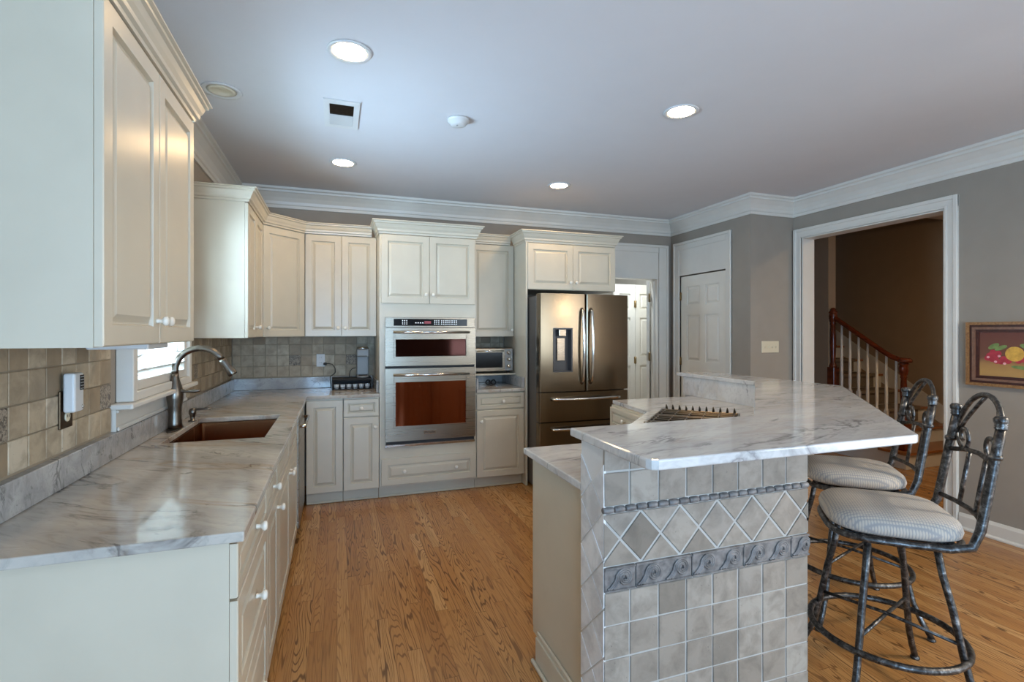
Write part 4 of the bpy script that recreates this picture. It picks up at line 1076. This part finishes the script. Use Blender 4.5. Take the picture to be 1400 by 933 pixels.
# ================================================================== ceiling things
def downlight(label, loc, on):
    t = thing('recessed_light', label, 'ceiling light', loc, 0, 'recessed ceiling lights')
    MB().lathe([(.076, -.001), (.100, -.001), (.102, -.004), (.098, -.009), (.080, -.006), (.074, -.003)], 40).build('trim_ring', 'plastic', t)
    if on: MB().lathe([(.0, -.0065), (.055, -.0065), (.0755, -.004)], 40).build('lens', 'lamp', t)
    else:
        MB().lathe([(.0, -.003), (.045, -.0035), (.05, -.010), (.074, -.003)], 40).build('lens', 'almond', t)
downlight('lit recessed ceiling light nearest the camera, left of the air vent row', (.057, 2.49, CEIL), True)
downlight('lit recessed ceiling light above the corner by the oven tower', (.046, 4.14, CEIL), True)
downlight('lit recessed ceiling light over the raised bar', (1.94, 2.52, CEIL), True)
downlight('lit recessed ceiling light in front of the refrigerator', (1.885, 4.15, CEIL), True)
downlight('unlit recessed ceiling light over the sink, near the wall cabinet crown', (-.592, 3.12, CEIL), False)
t = thing('air_vent', 'white square ceiling air vent with half its louvers dark', 'vent', (.028, 3.225, CEIL))
mb = MB(); mb.cells([-.10, -.068, .068, .10], [-.20, -.15, .15, .20], lambda u, v: abs(u) < .068 and abs(v) < .15, -.008, -.001, lambda u, v, w_: (u, v, w_)); mb.build('frame', 'plastic', t)
MB().box(-.067, .067, -.149, .149, -.002, -.001).build('duct', 'mblack', t)
mb = MB()
for k in range(14):
    yy = .004 + k * .0105; mb.box(-.067, .067, yy, yy + .008, -.007, -.0045)
mb.build('louvers', 'plastic', t)
mb = MB()
for k in range(11):
    yy = -.142 + k * .0127; mb.box(-.067, .067, yy, yy + .0012, -.0065, -.0022)
mb.build('louvers', 'bronze', t)
t = thing('smoke_detector', 'round white smoke detector on the ceiling', 'smoke detector', (.712, 3.07, CEIL))
MB().lathe([(0, -.042), (.035, -.040), (.048, -.034), (.060, -.016), (.066, -.014), (.068, -.001)], 32).build('cover', 'plastic', t)
MB().lathe([(.006, -.044), (.006, -.0415)], 12, Matrix.Translation((-.01, -.012, 0))).build('test_button', 'grey', t)

# ================================================================== painting
t = thing('framed_painting', 'framed still life of fruit hanging on the right wall', 'painting', (XR - .001, 2.04, 1.284), rad(-90))
hw, hh = .335, .224
def frame_ring(nm, i0, i1, d0, d1, mat):
    mb = MB(); mb.cells([-hw + i0, -hw + i1, hw - i1, hw - i0], [-hh + i0, -hh + i1, hh - i1, hh - i0], lambda u, v: abs(u) < hw - i1 and abs(v) < hh - i1, -d1, -d0, lambda u, v, w_: (u, w_, v)); return mb.build(nm, mat, t)
frame_ring('outer_frame', 0, .020, 0, .034, 'gilt'); frame_ring('middle_frame', .0202, .036, 0, .026, 'mahog'); frame_ring('inner_frame', .0362, .052, 0, .032, 'mauve'); frame_ring('liner', .0522, .072, 0, .018, 'mahog')
cv = MB().box(-hw + .0722, hw - .0722, -.012, -.002, -hh + .0722, hh - .0722).build('canvas', 'canvas', t)
def blob(mb, cx_, cz, rx, rz_, y=-.0135, n=20, rot=0.):
    pts = []
    for k in range(n):
        a = 2 * PI * k / n; x, z = rx * math.cos(a), rz_ * math.sin(a)
        pts.append((cx_ + x * math.cos(rot) - z * math.sin(rot), cz + x * math.sin(rot) + z * math.cos(rot)))
    mb.prism(pts, 0, .0006, M4=Matrix.Translation((0, y, 0)) @ Matrix.Rotation(rad(90), 4, 'X'))
a = MB()
for q_, (x, z) in enumerate([(-.205, -.010), (-.185, .012), (-.17, -.02), (-.19, -.035), (-.155, .005), (-.14, -.05), (-.165, -.048), (-.215, -.028), (-.125, -.03), (-.10, -.045), (-.02, -.03), (-.045, -.04)]): blob(a, x, z, .019, .019, -.0125 - .00001 * q_)
a.build('painted_grapes', 'grape', cv)
a = MB()
for q_, (x, z) in enumerate([(-.15, -.012), (-.17, -.052), (-.12, -.062), (-.212, -.022)]): blob(a, x, z, .009, .008, -.0131 - .00001 * q_, 12)
a.build('painted_glints', 'grapehi', cv)
a = MB(); blob(a, -.065, .005, .052, .050, -.0133); blob(a, .055, -.005, .050, .050, -.01335); blob(a, .145, 0, .05, .05, -.0134); a.build('painted_apples', 'apple', cv)
a = MB(); blob(a, -.18, .055, .035, .016, -.0136, 14, .5); blob(a, -.14, .045, .038, .014, -.01365, 14, .4); blob(a, .0, .055, .04, .016, -.0137, 14, -.3); blob(a, -.03, -.085, .055, .012, -.01375, 14, -.1); blob(a, .11, .07, .035, .014, -.0138, 14, .5); a.build('painted_leaves', 'leaf', cv)

# ================================================================== bar stools
def make_stool(label, loc, rz):
    """local frame: sitter faces +y (towards the bar), backrest at -y"""
    t = thing('bar_stool', label, 'bar stool', loc, rz, 'wrought iron bar stools')
    # seat cushion: rounded square, domed
    SH = .680
    N = 40; prof = [(.90, 0), (1.0, .012), (1.02, .030), (.99, .052), (.90, .068), (.70, .077), (.35, .081), (0.0, .082)]
    def sq(a, s_): 
        c_, n_ = math.cos(a), math.sin(a); e = .58
        return (s_ * .212 * math.copysign(abs(c_) ** e, c_), s_ * .215 * math.copysign(abs(n_) ** e, n_))
    mb = MB(); rings = []
    for s_, z in prof:
        if s_ == 0: rings.append([mb.bm.verts.new((0, 0, SH + z))]); continue
        rings.append([mb.bm.verts.new((*sq(2 * PI * k / N, s_), SH + z)) for k in range(N)])
    for r0, r1 in zip(rings, rings[1:]):
        for k in range(N):
            f = mb.bm.faces.new((r0[k], r0[(k + 1) % N], r1[(k + 1) % N], r1[k])) if len(r1) > 1 else mb.bm.faces.new((r0[k], r0[(k + 1) % N], r1[0]))
            f.smooth = True
    mb.bm.faces.new(rings[0][::-1]); mb.build('seat_cushion', 'fabric', t)
    mb = MB(); mb.tube([(*sq(2 * PI * k / N, .985), SH - .014) for k in range(N)], .0125, 10, True)
    mb.box(-.17, .17, -.17, .17, SH - .012, SH - .002); mb.build('seat_frame', 'wrought', t)
    mb = MB().lathe([(.09, SH - .05), (.10, SH - .035), (.10, SH - .018), (.085, SH - .013)], 24); mb.build('swivel', 'mblack', t)
    # legs
    tw = rad(12)
    def rotp(x, y, z): return (x * math.cos(tw) - y * math.sin(tw), x * math.sin(tw) + y * math.cos(tw), z)
    for sx in (-1, 1):
        for sy in (-1, 1):
            path = [(.115, SH - .03), (.130, SH - .15), (.150, .42), (.172, .26), (.190, .15), (.215, .07), (.240, .012)]
            mb = MB(); mb.tube([rotp(sx * a, sy * a, z) for a, z in path], .0125, 10)
            mb.lathe([(.017, .0), (.018, .006), (.013, .014)], 12, Matrix.Translation(rotp(sx * .240, sy * .240, 0)))
            mb.build('leg', 'wrought', t)
    mb = MB(); RR = .258
    mb.tube([(RR * math.cos(2 * PI * k / 40), RR * math.sin(2 * PI * k / 40), .245) for k in range(40)], .0125, 10, True); mb.build('foot_ring', 'wrought', t)
    mb = MB()
    for s_ in (1, -1): mb.tube([rotp(-.165, -s_ * .16, .30), rotp(0, 0, .305 + s_ * .006), rotp(.16, s_ * .16, .30)], .007, 8)
    mb.build('cross_brace', 'wrought', t)
    # back: two raked posts springing from the seat frame
    for sx in (-1, 1):
        mb = MB()
        px = lambda z: sx * (.188 - .012 * (z - .7) / .4)
        path = [(sx * .205, .02, SH - .014), (sx * .205, -.14, SH - .014), (sx * .198, -.205, SH), (px(.74), -.232, .74), (px(.86), -.252, .86), (px(1.0), -.275, 1.0), (px(1.10), -.292, 1.10)]
        mb.tube(path, [.0125, .0135, .015, .0155, .0155, .0155, .0155], 12)
        mb.build('back_post', 'wrought', t)
        mb = MB().lathe([(.0165, 0), (.020, .004), (.0165, .008), (.0195, .013), (.0165, .017), (.021, .026), (.0215, .036), (.016, .044), (0, .047)], 16, Matrix.Translation((px(1.10), -.292, 1.098))); mb.build('finial', 'wrought', t)
        mb = MB().lathe([(.019, -.008), (.021, 0), (.019, .008)], 14, Matrix.Translation((px(1.0), -.275, 1.0))); mb.build('collar', 'wrought', t)
    yb = lambda z: -.232 - (z - .74) * .17
    mb = MB(); mb.tube([(-.186, yb(.765), .765), (-.09, yb(.765) - .022, .765), (0, yb(.765) - .03, .765), (.09, yb(.765) - .022, .765), (.186, yb(.765), .765)], .0095, 8); mb.build('lower_rail', 'wrought', t)
    mb = MB(); mb.tube([(-.180, yb(.955), .955), (-.09, yb(.97) - .02, .972), (0, yb(.975) - .027, .977), (.09, yb(.97) - .02, .972), (.180, yb(.955), .955)], .0095, 8); mb.build('upper_rail', 'wrought', t)
    for xx in (-.065, .065):
        mb = MB(); mb.tube([(xx, yb(.765) - .026, .765), (xx, yb(.97) - .024, .974)], .0085, 8); mb.build('spindle', 'wrought', t)
    # arched crest with its fork
    mb = MB(); pts = []
    for k in range(19):
        a = PI - PI * k / 18; pts.append((.172 * math.cos(a), yb(1.02) - .012 - .03 * math.sin(a), 1.035 + .165 * math.sin(a)))
    mb.tube(pts, .0095, 8)
    for s_ in (-1, 1): mb.tube([(s_ * .02, yb(1.15) - .03, 1.196), (s_ * .075, yb(1.12) - .03, 1.155), (s_ * .125, yb(1.08) - .018, 1.09), (s_ * .160, yb(1.04) - .01, 1.03)], .007, 8)
    mb.build('crest_arch', 'wrought', t)
    for s_ in (-1, 1):
        mb = MB(); pts = [(s_ * .170, yb(1.02) - .008, 1.04), (s_ * .168, yb(1.0) - .012, 1.01)]
        c_ = (.108, 1.020)
        for k in range(24):
            a = -rad(20) - k * rad(17.5); r_ = .054 * (1 - .66 * k / 23)
            pts.append((s_ * (c_[0] + r_ * math.cos(a)), yb(1.0) - .016, c_[1] + r_ * math.sin(a)))
        mb.tube(pts, .0075, 8); mb.build('scroll', 'wrought', t)
    return t
OUT = rad(-41)
rz = OUT + rad(90)
st1 = make_stool('nearest wrought iron bar stool with woven grey seat at the bar corner', (2.08, 1.43, 0), rz)
st2 = dup(st1, (2.52, 1.91, 0), rz, 'farther wrought iron bar stool, partly hidden behind the bar edge')

# ================================================================== staircase in the hall
t = thing('staircase', 'carpeted staircase with cherry handrail and white balusters seen through the opening', 'staircase', (0, 0, 0))
SX0_, SX1_, SY_ = 5.60, 6.775, 3.63
RISE, RUN = .178, .268
NS = 9
for k in range(NS):
    yk = SY_ + k * RUN; x0 = SX0_ if k < 4 else 5.785
    MB().box(x0, SX1_, yk, yk + .018 if k < NS - 1 else yk + .9, RISE * k + .001, RISE * (k + 1) - .028).build('riser', 'trim', t)
    MB().box(x0 - (.02 if k < 4 else 0), SX1_, yk - .028, yk + RUN + .016 if k < NS - 1 else yk + .95, RISE * (k + 1) - .0275, RISE * (k + 1), .006, 2).build('tread', 'tread', t)
mb = MB()
for k in range(2, NS):
    yk = SY_ + k * RUN
    mb.box(5.88, 6.62, yk - .034, yk + RUN - .03, RISE * (k + 1) + .0005, RISE * (k + 1) + .012, .005); mb.box(5.88, 6.62, yk - .010, yk - .0005, RISE * k + .013, RISE * (k + 1) - .03, .002); mb.box(5.88, 6.62, yk - .040, yk - .0285, RISE * (k + 1) - .028, RISE * (k + 1) + .012, .005)
mb.build('carpet_runner', 'carpet', t)
# closed side below the steps and skirt board along the far wall
mb = MB(); pts = [(SY_ + .02, .001)]
for k in range(4): pts += [(SY_ + k * RUN + .02, RISE * (k + 1) - .03), (SY_ + (k + 1) * RUN + .02, RISE * (k + 1) - .03)]
pts = pts + [(SY_ + 4 * RUN + .02, .001)]
mb.prism(pts, 5.605, 5.62, M4=Matrix(((0, 0, 1, 0), (1, 0, 0, 0), (0, 1, 0, 0), (0, 0, 0, 1)))); mb.build('stringer', 'trim', t)
sk = [(SY_ - .20, .001), (SY_ - .20, .14), (SY_ - .05, .30), (SY_ + 2.3, .30 + 2.35 * RISE / RUN), (SY_ + 2.3, 2.3 * RISE / RUN)]
MB().prism(sk, SX1_ - .018 + .0195, SX1_ + .0045, M4=Matrix(((0, 0, 1, 0), (1, 0, 0, 0), (0, 1, 0, 0), (0, 0, 0, 1)))).build('skirt_board', 'trim', t)
NX = 5.70
def newel(x, y, z0_, h):
    mb = MB(); mb.box(x - .045, x + .045, y - .045, y + .045, z0_, z0_ + .30, .004)
    k = (h - .30)
    mb.lathe([(.040, .30), (.044, .315), (.036, .33), (.026, .36), (.030, .50), (.033, .62), (.026, h - .16), (.034, h - .15), (.028, h - .135), (.036, h - .12), (.044, h - .085), (.046, h - .05), (.038, h - .02), (.050, h - .012), (.044, h + .0), (.028, h + .012), (.030, h + .03), (.018, h + .045), (0, h + .05)], 20, Matrix.Translation((x, y, z0_)))
    mb.build('newel_post', 'cherry', t)
N1Y, N2Y = 3.72, 4.53
z1r, z2r = 1.135, 1.615
newel(NX, N1Y, RISE + .0005, z1r - RISE - .03); newel(NX, N2Y, RISE * 4 + .0005, z2r - RISE * 4 + .07)
prof = [(-.028, -.022), (.028, -.022), (.032, 0), (.024, .020), (0, .028), (-.024, .020), (-.032, 0)]
mb = MB(); rp = [(N1Y - .06, z1r), (N1Y + .04, z1r + .005), (N1Y + .12, z1r + .035), (N1Y + .22, z1r + .095), (N2Y - .02, z2r)]
rings = [[mb.bm.verts.new((NX + a, y, z + b_)) for a, b_ in prof] for y, z in rp]
for r0, r1 in zip(rings, rings[1:]):
    for k in range(7): mb.bm.faces.new((r0[k], r0[(k + 1) % 7], r1[(k + 1) % 7], r1[k]))
mb.bm.faces.new(rings[0]); mb.bm.faces.new(rings[-1]); bmesh.ops.recalc_face_normals(mb.bm, faces=list(mb.bm.faces))
mb.lathe([(.0, -.02), (.055, -.02), (.062, 0), (.05, .02), (0, .024)], 20, Matrix.Translation((NX, N1Y - .02, z1r)))
mb.build('handrail', 'cherry', t)
def railz(y):
    for (a, za), (c, zb_) in zip(rp, rp[1:]):
        if a <= y <= c: return za + (zb_ - za) * (y - a) / (c - a)
    return z2r
for k in range(7):
    y = N1Y + .075 + k * .104
    st = int((y - SY_ + .01) / RUN) + 1; zb_ = RISE * st + .0005; zt = railz(y) - .022; L = zt - zb_
    mb = MB(); mb.box(NX - .018, NX + .018, y - .018, y + .018, zb_, zb_ + .22, .002)
    mb.lathe([(.017, .22), (.019, .23), (.013, .245), (.016, .30), (.017, .36), (.011, L)], 12, Matrix.Translation((NX, y, zb_)))
    mb.build('baluster', 'baluster', t)
# added lamp, out of view, that brightens the stair hall
t = thing('hall_fill_light', 'added round fill light, out of view, brightening the stair hall', 'ceiling light', (5.25, 1.7, CEIL))
MB().lathe([(.14, -.03), (.15, -.02), (.15, -.001)], 32).build('pan', 'brass', t)
m, nt, b = base('hall_fill_glow', (1, 1, 1), .4); b.inputs['Emission Color'].default_value = (1, .72, .42, 1); b.inputs['Emission Strength'].default_value = 170
MB().lathe([(0, -.085), (.06, -.078), (.11, -.055), (.135, -.031)], 32).build('added_shade', m, t)

# breakfast table pendant (out of view, to the right of the camera)
t = thing('pendant_lamp', 'globe pendant lamp over the breakfast corner', 'lamp', (3.35, .35, CEIL))
MB().lathe([(.06, -.03), (.065, -.02), (.065, -.001)], 24).build('canopy', 'bronze', t)
MB().tube([(0, 0, -.03), (0, 0, -.66)], .006, 8).build('cord', 'mblack', t)
MB().lathe([(.05, -.70), (.055, -.68), (.03, -.655), (.01, -.65)], 24).build('cap', 'bronze', t)
m, nt, b = base('pendant_glow', (1, 1, 1), .4); b.inputs['Emission Color'].default_value = (1, .87, .68, 1); b.inputs['Emission Strength'].default_value = 200
MB().lathe([(.05, -.69), (.10, -.70), (.17, -.745), (.215, -.81), (.235, -.885), (.232, -.885), (.212, -.812), (.168, -.75), (.10, -.706), (.05, -.696)], 36).build('added_shade', 'bronze', t)  # unseen dome added to block the globe's warm light from the ceiling
MB().sphere((0, 0, -.845), .105, seg=32).build('globe', m, t)
